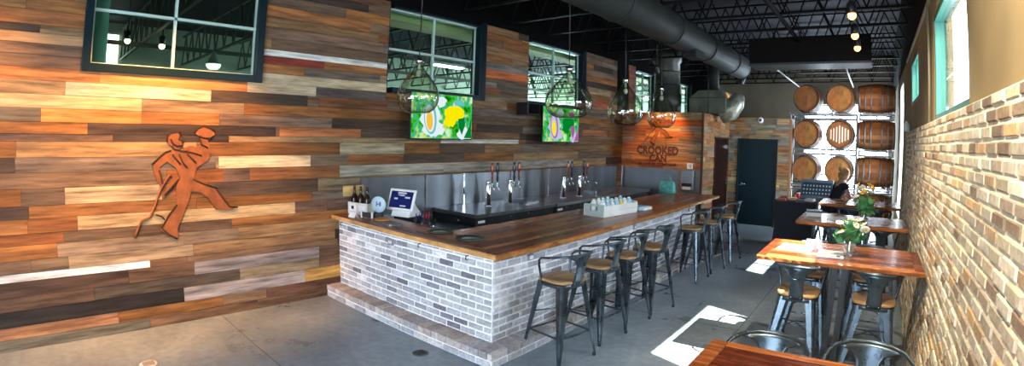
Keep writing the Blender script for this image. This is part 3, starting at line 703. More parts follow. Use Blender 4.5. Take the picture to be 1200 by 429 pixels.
def cooler(y0,y1,label,x0=-5.27,x1=-4.45,doors=3,z=.95):
    r=empty('back_bar_cooler',((x0+x1)/2,(y0+y1)/2,0),label=label,cat='cooler'); hx=(x1-x0)/2; hy=(y1-y0)/2
    MB().box(-hx,hx-.02,-hy+.01,hy-.01,.06,z-.05).build('body',M_black,r)
    m=MB(); m.box(-hx,hx+.01,-hy,hy,z-.05,z); m.build('steel_top',M_steel,r,bevel=.004)
    MB().box(-hx+.02,hx-.06,-hy+.03,hy-.03,0,.06).build('plinth',M_rubber,r)
    w_=2*(hy-.02)/doors
    for i in range(doors):
        a=-hy+.02+i*w_; d=MB().box(hx-.02,hx+.005,a+.008,a+w_-.008,.12,z-.16).build('door',plain('cooler_door',(.015,.016,.02),.3),r)
        MB().box(hx+.005,hx+.03,a+w_*.2,a+w_*.8,z-.22,z-.19).build('door_handle',M_gun,d)
    MB().box(hx-.019,hx-.008,-hy+.06,-hy+.18,z-.12,z-.09).build('label_plate',M_white,r)
    for i in range(6): MB().lathe([(.008,0),(.008,.004)],n=8,M=Matrix.Translation((hx-.012,-hy+.3+i*.2,z-.085))@Matrix.Rotation(pi/2,4,'Y')).build('screw_head',M_chrome,r)
cooler(4.68,6.42,'black steel-topped beer cooler carrying the two nearer tap towers')
cooler(6.46,8.55,'black steel-topped beer cooler carrying the two farther tap towers',z=.945)
cooler(8.6,9.9,'black back bar cabinet in the corner beneath the brewery lettering',doors=2,z=.93)
r=empty('drainboard',(-4.9,4.15,0),label='low stainless drainboard left of the first beer cooler',cat='sink counter')
m=MB(); m.box(-.37,.82,-.57,.5,.76,.80); m.box(-.37,-.34,-.5,.5,.8,.93); m.build('steel_top',M_steel,r,bevel=.004)
for a,b in ((-.32,-.45),(.74,-.45),(-.32,.45),(.74,.45)): MB().lathe([(.02,0),(.02,.76)],(a,b,0),10).build('leg',M_steel,r)
r=empty('drip_tray',(-4.88,6.22,.95),label='flat raised steel tray on the cooler right of the second tap tower',cat='tray')
m=MB(); m.box(-.16,.16,-.17,.17,0,.035); m.box(-.14,.14,-.15,.15,.035,.038); m.build('tray',M_steel,r,bevel=.004)
def tower(x,y,z,label,cols):
    r=empty('tap_tower',(x,y,z),label=label,cat='beer tap tower',group='chrome tap towers on the back bar')
    m=MB(); m.lathe([(.055,0),(.055,.012),(.038,.02),(.036,.34),(.038,.35),(.030,.365),(.001,.37)],n=20); m.build('column',M_chrome,r)
    for k,(dy,c) in enumerate(zip((-.035,.075),cols)):
        f=MB(); f.tube([(.03,dy*.3,.30),(.09,dy,.30),(.12,dy,.295)],.012,8); f.tube([(.115,dy,.30),(.15,dy,.23)],.010,8); f.tube([(.105,dy,.29),(.105,dy,.36)],.008,8)
        fo=f.build('faucet',M_chrome,r)
        h=MB(); h.lathe([(.010,0),(.020,.04),(.013,.10),(.024,.15),(.028,.19),(.016,.23),(.020,.26),(.001,.27)],(.105,dy,.355),12); h.build('tap_handle',c,fo)
R1=plain('handle_copper',(.25,.08,.05),.3,.8); K1=plain('handle_dark',(.03,.03,.035),.25)
tower(-4.92,5.42,.95,'chrome tap tower on the first cooler, nearest to the tablet',[R1,K1])
tower(-4.92,5.90,.95,'second chrome tap tower, in front of the orange reflection on steel',[K1,R1])
tower(-4.80,7.15,.945,'third chrome tap tower from the left, on the farther cooler',[R1,K1])
tower(-4.76,7.58,.945,'rightmost chrome tap tower, on the farther cooler',[K1,R1])
r=empty('glass_rinser',(-4.9,8.45,.945),label='low grey steel rinser on the back bar right of the tap towers',cat='glass rinser')
m=MB(); m.box(-.12,.16,-.3,.3,0,.05); m.build('basin',M_steel,r,bevel=.006); m=MB(); m.tube([(-.05,-.1,.05),(-.05,-.1,.17),(.03,-.1,.2),(.05,-.1,.15)],.012,8); m.build('spout',M_chrome,r)

# ------------------------------------------------------------------ wall screens
def screen_mat():
    m,nt,b=newmat('screen_picture'); L=nt.links
    tc=nt.nodes.new('ShaderNodeTexCoord'); n=nt.nodes.new('ShaderNodeTexNoise'); n.inputs['Scale'].default_value=6; n.inputs['Detail'].default_value=2; L.new(tc.outputs['Object'],n.inputs[0])
    v=nt.nodes.new('ShaderNodeTexVoronoi'); v.inputs['Scale'].default_value=16; L.new(tc.outputs['Object'],v.inputs[0])
    cr=nt.nodes.new('ShaderNodeValToRGB'); el=cr.color_ramp.elements
    el[0].position=.30; el[0].color=(.0,.10,.0,1); el[1].position=.80; el[1].color=(.5,1,.8,1)
    for p,c in ((.42,(.01,.32,.01,1)),(.52,(.06,.6,.02,1)),(.60,(.02,.45,.40,1)),(.68,(.6,.8,.05,1))):
        e=el.new(p); e.color=c
    ad=nt.nodes.new('ShaderNodeMath'); ad.operation='MULTIPLY_ADD'; ad.inputs[1].default_value=.28; L.new(v.outputs['Distance'],ad.inputs[0]); L.new(n.outputs[0],ad.inputs[2]); 
    sb=nt.nodes.new('ShaderNodeMath'); sb.operation='SUBTRACT'; sb.inputs[1].default_value=.08; L.new(ad.outputs[0],sb.inputs[0]); L.new(sb.outputs[0],cr.inputs[0])
    b.inputs['Base Color'].default_value=(0,0,0,1); b.inputs['Specular IOR Level'].default_value=0; L.new(cr.outputs[0],b.inputs['Emission Color']); b.inputs['Emission Strength'].default_value=.5
    return m
M_scr=screen_mat()
E_w=emis('screen_white',(.78,.9,.95),.52); E_y=emis('screen_yellow',(1,.85,0),.52); E_t=emis('screen_teal',(.15,.55,.55),.52); E_o=emis('screen_orange',(.95,.55,.05),.52); E_g=emis('screen_leaf',(0,.22,.03),.52); E_p=emis('screen_purple',(.42,.10,.35),.52); E_l=emis('screen_lavender',(.55,.55,.75),.52)
def tv(y,z,label,pal):
    r=empty('wall_screen',(-5.09,y,z),label=label,cat='television'); W,H=1.13,.615
    MB().box(-.045,0,-W/2,W/2,-H/2,H/2).build('bezel',M_black,r,bevel=.004)
    m=MB(); m.box(0,.002,-W/2+.014,W/2-.014,-H/2+.018,H/2-.012,mi=0)
    def oval(cy,cz,ry,rz,h,mi,t=0): m.prism([(cy+ry*cos(a)*cos(t)-rz*sin(a)*sin(t),cz+ry*cos(a)*sin(t)+rz*sin(a)*cos(t)) for a in [2*pi*k/24 for k in range(24)]],.002,h,lambda a,b,hh:(hh,a,b),mi=mi)
    def blob(cy,cz,r0,h,mi,seed,sy=1,sz=1):
        q=random.Random(seed); m.prism([(cy+r0*sy*q.uniform(.7,1.15)*cos(2*pi*k/18),cz+r0*sz*q.uniform(.7,1.15)*sin(2*pi*k/18)) for k in range(18)],.002,h,lambda a,b,hh:(hh,a,b),mi=mi)
    blob(-.22,-.05,.24,.0028,pal[0],1,.75,1.05); blob(-.10,-.17,.13,.0026,pal[0],2,1,.8); blob(-.05,.20,.10,.0026,pal[0],7,1.2,.8)
    oval(-.23,-.02,.11,.22,.0034,pal[1],.15); oval(-.24,-.03,.085,.18,.0038,pal[0],.15); oval(-.24,-.06,.055,.125,.0042,pal[2],.1)
    blob(.22,.06,.17,.003,pal[3],3,1.25,.6); blob(.12,-.06,.10,.0031,pal[3],5,1.2,.8); blob(.30,.20,.08,.0028,pal[1],4,1.4,.6)
    blob(.40,-.22,.13,.0028,pal[0],6,1,.7)
    m.prism([(.28,-.02),(.40,.0),(.42,-.10),(.36,-.24),(.30,-.14)],.002,.0045,lambda a,b,hh:(hh,a,b),mi=pal[4])
    m.prism([(.54,.02),(.50,-.12),(.40,-.28),(.545,-.28)],.002,.0047,lambda a,b,hh:(hh,a,b),mi=pal[4])
    m.build('display',[M_scr,E_w,E_t,E_y,E_o,E_g,E_p,E_l],r)
    m=MB(); m.box(-.20,-.045,-.1,.1,-.1,.1); m.box(-.22,-.19,-.2,.2,-.2,.2); m.build('wall_bracket',M_black,r)
    if pal[5]:
        [MB().box(-.03,.0,a,a+.07,-H/2-.03,-H/2).build('foot_clip',M_black,r) for a in (-.25,.18)]
    return r
tv(4.675,2.19,'wall mounted television with green and yellow picture, left of the two',(1,2,4,3,5,False))
tv(7.47,2.17,'wall mounted television behind the second glass pendant, purple picture',(7,6,3,5,6,True))
r=empty('speaker',(-5.18,6.62,2.40),label='black wall speaker above the purple television',cat='speaker'); 
MB().box(-.115,.12,-.16,.16,-.1,.1).build('cabinet',M_black,r,bevel=.01); MB().box(.12,.125,-.14,.14,-.08,.08).build('grille',M_blackm,r)

# ------------------------------------------------------------------ glass demijohn pendants
def jug(x,y,zb,h,wd,label,bright=False):
    r=empty('pendant_light',(x,y,zb),label=label,cat='pendant lamp',group='glass demijohn pendants over the bar'); R=wd/2
    bh=h*.80
    prof=[(.001,.012*h),(R*.30,.004),(R*.56,.02*h),(R*.78,.075*h),(R*.92,.15*h),(R*.985,.23*h),(R*1.0,.30*h),(R*.97,.39*h),(R*.87,.49*h),(R*.70,.59*h),(R*.50,.69*h),(R*.32,.77*h),(R*.19,.84*h),(R*.14,.90*h),(R*.17,.93*h),(R*.13,.94*h)]
    m=MB(); m.lathe(prof,n=36); m.build('glass_jug',M_jug,r,recalc=True)
    m=MB(); m.lathe([(R*.10,.88*h),(R*.15,.93*h),(R*.15,.98*h),(R*.05,1.0*h),(.008,1.03*h)],n=16); m.build('socket_cap',M_chrome,r)
    m=MB(); m.tube([(0,0,1.02*h),(0,0,(3.33 if x>-3.05 else 4.55)-zb)],.006,6); m.build('cord',M_black,r)
    m=MB(); m.lathe([(.012,.88*h),(.014,.80*h),(.001,.80*h)],n=10); m.ball((0,0,.72*h),.028,12,sc=(1,1,1.4)); 
    m.build('bulb',plain('bulb_frosted',(.5,.48,.42),.3),r)
jug(-4.22,3.50,2.165,.60,.455,'leftmost glass demijohn pendant, hanging before the green television')
jug(-3.22,4.86,2.165,.60,.545,'second glass demijohn pendant, in front of the purple television')
jug(-2.98,5.80,2.12,.61,.455,'third glass demijohn pendant from the left, before bare planks')
jug(-2.92,6.83,2.125,.60,.425,'rightmost glass demijohn pendant, hanging before the brewery lettering')

# ------------------------------------------------------------------ items on the bar top
ZB=.985
G='wine bottles in the carton carrier'
r=empty('bottle_carrier',(-5.14,3.40,ZB),.25,'white cardboard bottle carrier at the wall end of the bar','bottle carrier')
m=MB(); 
for (a,b,c,d) in ((-.16,.16,-.06,-.056),(-.16,.16,.056,.06),(-.16,-.156,-.06,.06),(.156,.16,-.06,.06)): m.box(a,b,c,d,0,.14)
m.box(-.16,.16,-.06,.06,0,.004); m.build('carton',plain('carton_cream',(.72,.68,.60),.7),r)
MB().box(-.13,-.03,-.0625,-.0605,.04,.12).build('label_panel',M_paper,r); MB().box(.02,.12,-.0625,-.0605,.04,.11).build('label_panel',M_paper,r); MB().box(-.10,-.06,-.0635,-.062,.06,.1).build('label_mark',M_black,r)
for k,dx in enumerate((-.105,0,.105)):
    b=empty('beer_bottle',(-5.14+dx*cos(.25),3.40+dx*sin(.25),ZB+.005),0,['dark bottle on the left in the white carrier','dark bottle in the middle of the white carrier','dark bottle on the right in the white carrier'][k],'bottle','dark bottles in the white carrier')
    MB().lathe([(.001,0),(.042,0),(.044,.01),(.044,.17),(.038,.20),(.018,.235),(.014,.30),(.016,.305),(.016,.325),(.001,.325)],n=18).build('bottle',plain('bottle_brown',(.02,.01,.006),.1),b)
    MB().lathe([(.0165,.285),(.0165,.328),(.001,.329)],n=14).build('cap',plain('cap_foil',(.10,.05,.03),.4,.5),b)
r=empty('round_sign',(-4.80,3.42,ZB),.5,'round pale blue sign on a small stand on the bar','sign')
m=MB(); MZ=Matrix.Translation((0,0,.155))@Matrix.Rotation(pi/2,4,'X'); m.lathe([(.001,-.005),(.092,-.005),(.092,.005),(.001,.005)],n=32,M=MZ); m.build('disc',plain('disc_blue',(.52,.66,.76),.5),r)
m=MB(); m.box(-.03,-.015,-.008,-.005,.13,.19); m.box(-.015,.01,-.008,-.005,.15,.165); m.box(.01,.035,-.008,-.005,.135,.185); m.build('logo',plain('logo_navy',(.10,.14,.36),.5),r)
MB().box(-.05,.05,-.03,.03,0,.064).build('stand',M_black,r)
r=empty('tap_list_holder',(-4.86,3.30,ZB),.5,'small black card holder with white legs before the round sign','card holder')
m=MB(); m.box(-.055,.055,-.006,.006,.012,.065); m.build('card',M_black,r)
[MB().box(a,a+.015,-.02,.01,0,.075).build('leg',M_white,r) for a in (-.075,.06)]
r=empty('folded_card',(-4.99,3.19,ZB),.15,'small blank white folded card at the bar edge','card')
m=MB(); m.prism([(-.03,0),(0,.055),(.03,0),(.027,0),(0,.05),(-.027,0)],-.055,.055,lambda a,b,h:(h,a,b)); m.build('card',M_paper,r)
r=empty('tablet_register',(-4.72,3.74,.80),.30,'white tablet register with a blue screen, tilted on its stand','tablet register')
MB().box(-.14,.14,-.02,.16,.0,.19).build('riser',M_black,r)
m=MB(); m.prism([(-.10,.19),(.16,.19),(.16,.22),(.02,.36),(-.02,.36)],-.13,.13,lambda a,b,h:(h,a,b)); m.build('stand',M_white,r,bevel=.01)
Mt=Matrix.Translation((0,-.06,.385))@Matrix.Rotation(radians(-22),4,'X')
m=MB(); m.box(-.185,.185,-.008,.012,-.13,.13,M=Mt); tb=m.build('tablet',M_white,r,bevel=.008)
m=MB(); m.box(-.155,.155,-.010,-.0085,-.10,.10,M=Mt); sc=m.build('screen',emis('register_blue',(.012,.02,.12),.52),tb)
M_rt=emis('register_text',(.5,.55,.7),.52)
for (a,b,c,d) in ((-.06,.06,.07,.09),(-.02,.04,.045,.06),(-.10,-.05,.0,.02),(.05,.12,.02,.04),(.0,.08,-.08,-.065),(-.05,-.01,.05,.06)): MB().box(a,b,-.0112,-.0102,c,d,M=Mt).build('text_block',M_rt,sc)
M_cup=glassy('blue_cup',(.66,.86,.95),.05,.8)
for k,(dx,dy,it) in enumerate(((0,0,'blue'),(.10,.02,'red'),(.19,.03,'clear'),(.04,.11,'clear'))):
    c=empty('tumbler',(-4.36+dx,3.66+dy,.80),0,['pale blue tumbler nearest the register, holding dark sticks','pale blue tumbler holding a red stirrer','pale blue tumbler on the right end of the row','pale blue tumbler at the back of the cluster'][k],'tumbler','blue tumblers beside the register')
    MB().lathe([(.001,0),(.032,0),(.042,.24),(.039,.24),(.029,.006),(.001,.006)],n=18).build('cup',M_cup,c)
    if it!='clear':
        m=MB()
        for q in range(3): m.tube([(.01*q-.01,0,.01),(.03*q-.02,.02*(q-1),.27+.02*q)],.006,6)
        m.build('stirrers',plain('stick_'+it,(.03,.05,.2) if it=='blue' else (.6,.03,.06),.4),c)
def disc(name,x,y,rr,label,cat,mat,mat2,sy=1,h=.012,group=None):
    r=empty(name,(x,y,ZB),random.uniform(-.3,.3),label,cat,group)
    MB().lathe([(.001,0),(rr*.9,0),(rr,h),(rr*.93,h),(rr*.86,h*.4),(.001,h*.4)],n=32,sy=sy).build('dish',mat,r)
    m=MB(); m.lathe([(rr*.55,h*.4),(rr*.55,h*.55),(.001,h*.55)],n=24,sy=sy); m.build('centre',mat2,r)
M_amber=plain('amber_wood',(.55,.25,.06),.3); M_dk=plain('dark_metal',(.05,.055,.05),.35,.7,noise=.4,nscale=20)
disc('serving_dish',-4.66,3.38,.10,'round amber wooden dish on the short leg of the bar','dish',M_amber,M_amber)
disc('serving_dish',-4.36,3.30,.12,'pewter coloured round plate right of the amber dish','dish',plain('pewter',(.35,.35,.36),.3,.8),M_steel)
disc('serving_tray',-3.72,3.40,.135,'left of two dark round trays near the bar corner','tray',M_dk,M_steel,group='dark round trays near the bar corner')
disc('serving_tray',-3.30,3.40,.15,'right of two dark round trays near the bar corner','tray',M_dk,M_steel,group='dark round trays near the bar corner')
r=empty('drinking_glass',(-4.83,3.36,ZB),0,'small clear glass left of the amber dish','glass')
MB().lathe([(.001,0),(.028,0),(.034,.045),(.031,.045),(.026,.005),(.001,.005)],n=18).build('glass_body',M_glass,r)
# crate
cx,cy,rz=-3.17,5.86,-.13
r=empty('wooden_crate',(cx,cy,ZB),rz,'white painted wooden crate with hand holes on the long bar','crate')
M_cr=plain('crate_white',(.84,.84,.80),.7,noise=.1,nscale=8); M_ce=plain('crate_green_grey',(.42,.50,.46),.7,noise=.12,nscale=8)
m=MB()
for s in (-1,1):
    for z in (.005,.075,.0) [:2]: 
        a,b=sorted((s*.155,s*.165)); m.box(a,b,-.37,.37,z,z+.066)
m.box(-.155,.155,-.36,.36,0,.008); m.build('side_slats',M_cr,r)
for s in (-1,1):
    a,b=sorted((s*.355,s*.372)); m=MB(); m.box(-.155,.155,a,b,0,.075); m.box(-.155,-.06,a,b,.075,.155); m.box(.06,.155,a,b,.075,.155); m.box(-.06,.06,a,b,.13,.155); m.build('end_board',M_ce,r)
M_b1=plain('bundle_blue',(.35,.55,.68),.5,noise=.2,nscale=25); M_b2=plain('bundle_white',(.75,.78,.76),.5,noise=.15,nscale=25); M_b3=plain('bundle_yellow',(.75,.6,.08),.5)
Rz=Matrix.Rotation(rz,4,'Z')
names=['blue','white','yellow']
k=0
for i in range(7):
    for j in (-1,1):
        p=Vector((cx,cy,ZB+.01))+Rz@Vector((j*.07,-.29+i*.097,0))
        c=1 if i==0 or (i+j)%3==0 else 0
        if i==4 and j==1: c=2
        b=empty('wrapped_bottle',p,random.uniform(0,3),'%s wrapped bottle standing in the white crate, %s'%(names[c],'yellow one of the group' if c==2 else ('row on the aisle side' if j==1 else 'row on the cooler side')),'bottle','wrapped bottles in the white crate')
        m=MB(); h=.155+random.uniform(-.01,.02); m.lathe([(.001,0),(.042,0),(.046,.02),(.046,h*.8),(.042,h*.93),(.030,h+.008),(.020,h+.016),(.001,h+.02)],n=14); m.build('bottle',[M_b1,M_b2,M_b3][c],b)
        m=MB(); m.lathe([(.022,h+.014),(.020,h+.03),(.001,h+.034)],n=12); m.build('cap',M_b2,b); k+=1
r=empty('folded_towel',(-3.05,6.42,ZB),-.1,'pale blue and white folded towel at the far end of the crate','towel')
m=MB(); m.box(-.10,.10,-.12,.12,0,.06); m.build('cloth',M_b1,r,bevel=.02); m=MB(); m.box(-.06,.12,-.02,.2,.0,.045); m.build('white_fold',M_b2,r,bevel=.015)
# teal bag
r=empty('carry_bag',(-3.62,8.86,ZB),.1,'teal patterned carry bag at the far end of the bar','bag')
m=MB(); vs=[]
for z,hx,hy in ((0,.15,.07),(.12,.155,.075),(.2,.13,.05),(.22,.13,.03)):
    for a in range(20):
        q=2*pi*a/20; vs.append((hx*(abs(cos(q))**.5)*(1 if cos(q)>0 else -1),hy*(abs(sin(q))**.5)*(1 if sin(q)>0 else -1),z))
m.add(vs,[(i*20+j,i*20+(j+1)%20,(i+1)*20+(j+1)%20,(i+1)*20+j) for i in range(3) for j in range(20)]+[tuple(range(20)),tuple(60+j for j in range(20))],sm=True)
m.build('bag_body',plain('bag_teal',(.12,.42,.36),.6,noise=.4,nscale=14),r)
for s in (-1,1):
    m=MB(); m.tube([(-.07,s*.03,.2),(-.05,s*.035,.30),(0,s*.04,.33),(.05,s*.035,.30),(.07,s*.03,.2)],.008,6); m.build('strap',plain('strap_teal',(.10,.35,.3),.6),r)
# towel dispenser, sign
r=empty('towel_dispenser',(-3.68,YC-.012,.96),label='stainless towel dispenser on the grey panel beside the corner',cat='towel dispenser')
m=MB(); m.box(-.14,.14,-.12,0,.0,.40); m.build('case',M_steel,r,bevel=.008); MB().box(-.11,.11,-.124,-.118,.06,.13).build('opening',M_black,r); MB().box(-.09,.09,-.13,-.119,.0,.06).build('paper_towel',M_paper,r)
r=empty('hand_wash_sign',(-3.66,YC-.018,1.44),label='small square white notice above the towel dispenser',cat='sign')
MB().box(-.065,.065,-.004,.003,-.06,.06).build('plate',M_white,r); m=MB(); m.tube([(-.03,-.006,.02),(.02,-.006,.03),(.03,-.006,0),(-.02,-.006,-.02),(.03,-.006,-.03)],.006,5); m.build('symbol',M_black,r)
# board on plank wall near corner
r=empty('wall_plaque',(XL+.005,3.39,1.25),label='blank tan wooden board on the plank wall left of the backsplash',cat='board')
MB().box(-.006,.012,-.15,.15,-.06,.065,(.62,.42,.16)).build('board',M_plankY,r,bevel=.003)

# ------------------------------------------------------------------ barrels and racks
PO=[(.20,.07,.016),(.16,.055,.013),(.24,.09,.02),(.13,.042,.012)]
def make_barrel(seed,dark=1.0):
    rnd=random.Random(seed); r=empty('oak_barrel'); L=.44; RB=.345; RH=.295; n=48
    # axis along local Y
    M=Matrix.Rotation(pi/2,4,'X')
    m=MB(); k=10; ring=[]
    vs=[];fs=[];cols=[]
    for i in range(k+1):
        t=-1+2*i/k; rr=RH+(RB-RH)*(1-t*t)
        for j in range(n): vs.append((rr*cos(2*pi*j/n),t*L,rr*sin(2*pi*j/n)))
    stc=[rnd.choice(PO) for _ in range(24)]
    for i in range(k):
        for j in range(n):
            m_=stc[(j//2)%24]; m.f.append([i*n+j,i*n+(j+1)%n,(i+1)*n+(j+1)%n,(i+1)*n+j]); m.c.append(tuple(c*dark for c in m_)); m.m.append(0); m.s.append(True)
    m.v=vs; m.build('staves',M_barrel,r)
    for s in (-1,1):
        h=MB(); x=-RH+.012; 
        while x<RH-.012:
            x1=min(x+rnd.uniform(.07,.12),RH-.012); c=tuple(q*dark*rnd.uniform(.85,1.15) for q in (.24,.085,.02))
            pts=[]
            for q in range(7):
                xx=x+(x1-x)*q/6; pts.append((xx,math.sqrt(max(0,(RH-.01)**2-xx*xx))))
            for q in range(7):
                xx=x1-(x1-x)*q/6; pts.append((xx,-math.sqrt(max(0,(RH-.01)**2-xx*xx))))
            h.prism(pts,s*(L-.05),s*(L-.025),lambda a,b,hh:(a,hh,b),c); x=x1
        h.build('head',M_barrel,r)
        c=MB(); c.tube([((RH-.004)*cos(2*pi*j/32),s*(L-.004),(RH-.004)*sin(2*pi*j/32)) for j in range(32)],.014,6,closed=True,col=(.12*dark,.05*dark,.02*dark)); c.build('rim',M_barrel,r)
    for t in (-.93,-.62,-.30,.30,.62,.93):
        y0,y1=t*L-.02,t*L+.02; h=MB(); vs=[]
        for y in (y0,y1):
            rr=RH+(RB-RH)*(1-(y/L)**2)
            for d in (.0005,.004):
                for j in range(n): vs.append(((rr+d)*cos(2*pi*j/n),y,(rr+d)*sin(2*pi*j/n)))
        a=[0,n,3*n,2*n]
        fs=[(a[q]+j,a[q]+(j+1)%n,a[(q+1)%4]+(j+1)%n,a[(q+1)%4]+j) for q in range(4) for j in range(n)]
        h.add(vs,fs,sm=True); h.build('hoop',M_hoop,r)
    return r
M_hoop=plain('hoop_steel',(.16,.15,.14),.45,.8)
pro=[make_barrel(1),make_barrel(2,.75)]
used=[False,False]
ROWZ=[.59,1.40,2.21,3.02]; rn=['bottom','second lowest','second highest','top']
for ci,(x,cn) in enumerate(((-1.545,'left column'),(-.775,'middle column'))):
    for ri,z in enumerate(ROWZ):
        k=1 if (ci+ri)%3==0 else 0
        b=pro[k] if not used[k] else copy_tree(pro[k]); used[k]=True
        b.location=(x,YD+.46,z); b.rotation_euler=(0,0,0); tag(b,'oak barrel, round head facing out, %s of the %s on the rack'%(rn[ri],cn),'barrel','oak barrels stacked on steel racks')
        if ci==1 and ri==2:
            m=MB()
            for q in range(-3,4): m.box(q*.065-.016,q*.065+.016,-.4435,-.4415,-.2+abs(q)*.03,.2-abs(q)*.03)
            m2=m.build('stencil_stripe',plain('stencil_pale',(.55,.45,.34),.8),b); m2.location=(0,.022,0); tag(m2,'pale striped stencil on the barrel head')
for ri,z in enumerate(ROWZ):
    b=copy_tree(pro[(ri+1)%2]); b.location=(.045,YD+.36,z); b.rotation_euler=(0,0,pi/2); b.scale=(1,.93,1)
    tag(b,'oak barrel lying sideways, %s of the right column by the brick wall'%rn[ri],'barrel','oak barrels stacked on steel racks')
M_rack=plain('rack_steel',(.10,.10,.10),.4,.7)
def rack(x0,x1,z,label):
    r=empty('barrel_rack',((x0+x1)/2,YD+.42,z),label=label,cat='barrel rack',group='steel barrel racks'); h=(x1-x0)/2
    for y in (-.30,.30):
        m=MB(); m.bar((-h,y,-.055),(h,y,-.055),.035); m.bar((-h,y,.055),(h,y,.055),.035)
        k=max(2,int(round(2*h/.38)))
        for i in range(k+1): m.bar((-h+2*h*i/k,y,-.055),(-h+2*h*i/k,y,.055),.03)
        m.build('rail',M_rack,r)
    for x in (-h,h):
        for q in (-.055,.055): MB().bar((x,-.3,q),(x,.3,q),.035).build('end_bar',M_rack,r)
    for x in ([-h/2-.2,-h/2+.2,h/2-.2,h/2+.2] if h>.5 else [-.2,.2]):
        for y in (-.3,.3): MB().box(x-.05,x+.05,y-.02,y+.02,.055,.085).build('cradle',M_rack,r)
for i,z in enumerate((.18,.995,1.805,2.615)):
    rack(-1.93,-.40,z,'wide steel rack under the %s pair of barrels'%['bottom','second lowest','second highest','top'][i])
    rack(-.33,.43,z,'narrow steel rack under the %s sideways barrel'%['bottom','second lowest','second highest','top'][i])
for x,lb in ((-1.95,'steel upright at the left side of the barrel racks'),(-.395,'steel upright between the barrel columns')):
    m=MB(); 
    for y in (-.3,.3): m.bar((0,y,0),(0,y,2.7),.035)
    m.bar((0,-.3,.02),(0,.3,.02),.05); m.bar((0,-.3,1.4),(0,.3,1.4),.03)
    tag(m.build('rack_upright',M_rack,loc=(x,YD+.42,0)),lb,'rack upright')

# ------------------------------------------------------------------ black cloth table, equipment, person
def drape(x0,x1,y0,y1,h,label):
    r=empty('cloth_table',((x0+x1)/2,(y0+y1)/2,0),label=label,cat='table'); hx=(x1-x0)/2; hy=(y1-y0)/2
    n=96; vs=[]; 
    def per(t):
        P=2*(hx+hy)*2; d=t*P
        for (ax,ay,bx,by) in ((-hx,-hy,hx,-hy),(hx,-hy,hx,hy),(hx,hy,-hx,hy),(-hx,hy,-hx,-hy)):
            L=abs(bx-ax)+abs(by-ay)
            if d<=L+1e-9: return ax+(bx-ax)*d/L, ay+(by-ay)*d/L
            d-=L
        return -hx,-hy
    for i in range(6):
        f=i/5; z=h-(h-.02)*f; pin=1-.10*sin(pi*f)*1.0-.04*f
        for j in range(n):
            x,y=per(j/n); k=1+.015*f*sin(j*1.3)
            vs.append((x*pin*k,y*(pin)*k,z))
    m=MB().add(vs,[(i*n+j,i*n+(j+1)%n,(i+1)*n+(j+1)%n,(i+1)*n+j) for i in range(5) for j in range(n)]+[tuple(range(n))],sm=False); m.build('cloth',M_cloth,r)
    m=MB(); m.box(-hx+.02,hx-.02,-hy+.02,hy-.02,h-.03,h-.004); m.build('board',M_black,r)
    for a in (-1,1):
        for b in (-1,1): m=MB().lathe([(.015,0),(.015,h-.03)],(a*(hx*.75),b*(hy*.75),0),8); m.build('leg',M_black,r)
drape(-1.80,-.98,9.75,10.6,.90,'table under a fitted black cloth left of the third high table')
M_eq=plain('equipment_grey',(.12,.17,.21),.4,.3); 
r=empty('audio_mixer',(-1.10,10.9,.9),0,'grey blue audio equipment with sloped panel before the barrels','audio equipment')
m=MB(); m.prism([(-.18,0),(.2,0),(.2,.36),(.1,.36)],-.33,.33,lambda a,b,h:(h,a,b)); m.build('housing',M_eq,r,bevel=.008)
Mq=Matrix.Translation((0,-.045,.175))@Matrix.Rotation(radians(-38),4,'X')
m=MB(); m.box(-.29,.31,-.008,.0,-.14,.16,mi=1,M=Mq)
for i in range(3):
    for j in range(9): m.box(-.27+j*.065,-.24+j*.065,-.012,.0,-.12+i*.09,-.085+i*.09,M=Mq)
m.build('control_panel',[plain('controls_pale',(.40,.50,.56),.4),plain('panel_dark',(.02,.03,.04),.5)],r)
r=empty('equipment_stand',(-1.10,10.95,0),0,'black stand carrying the audio equipment','stand'); m=MB()
m.box(-.34,.34,-.2,.22,.86,.9); m.build('shelf',M_black,r)
for a in (-.3,.3):
    for b in (-.16,.18): MB().box(a-.02,a+.02,b-.02,b+.02,0,.86).build('leg',M_black,r)
PM=[(.35,.08,.05),(.5,.35,.2),(.12,.12,.14),(.6,.55,.5),(.25,.1,.06)]
rnd=random.Random(12)
LB=['red brown','tan','charcoal','cream','dark brown']
spots=[(-1.66,9.95),(-1.48,10.2),(-1.3,9.93),(-1.14,10.15),(-1.65,10.38)]
for i,(x,y) in enumerate(spots):
    o=empty('folded_shirt',(x,y,.9),rnd.uniform(-.3,.3),'%s folded shirt on the black cloth table'%LB[i],'shirt','folded shirts on the black table')
    m=MB()
    for q in range(3): m.box(-.085+.004*q,.085-.003*q,-.10,.10-.004*q,q*.016,q*.016+.014)
    m.build('fabric',plain('shirt_%s'%LB[i].replace(' ','_'),PM[i],.8),o,bevel=.006)
r=empty('paper_cup',(-1.42,10.48,.9),0,'red cup at the back of the black cloth table','cup')
MB().lathe([(.001,0),(.03,0),(.042,.11),(.039,.11),(.028,.005),(.001,.005)],n=18).build('cup',plain('cup_red',(.6,.02,.02),.4),r); MB().lathe([(.043,.108),(.043,.118),(.001,.12)],n=18).build('lid',M_white,r)
# glasses on third table
for k,(x,y) in enumerate(((.30,9.2),(.25,8.9))):
    o=empty('drinking_glass',(x,y,1.04),0,['clear glass at the far side of the third high table','clear glass at the near side of the third high table'][k],'glass','clear glasses on the third high table')
    MB().lathe([(.001,0),(.03,0),(.038,.13),(.035,.13),(.027,.006),(.001,.006)],n=16).build('glass_body',M_glass,o)

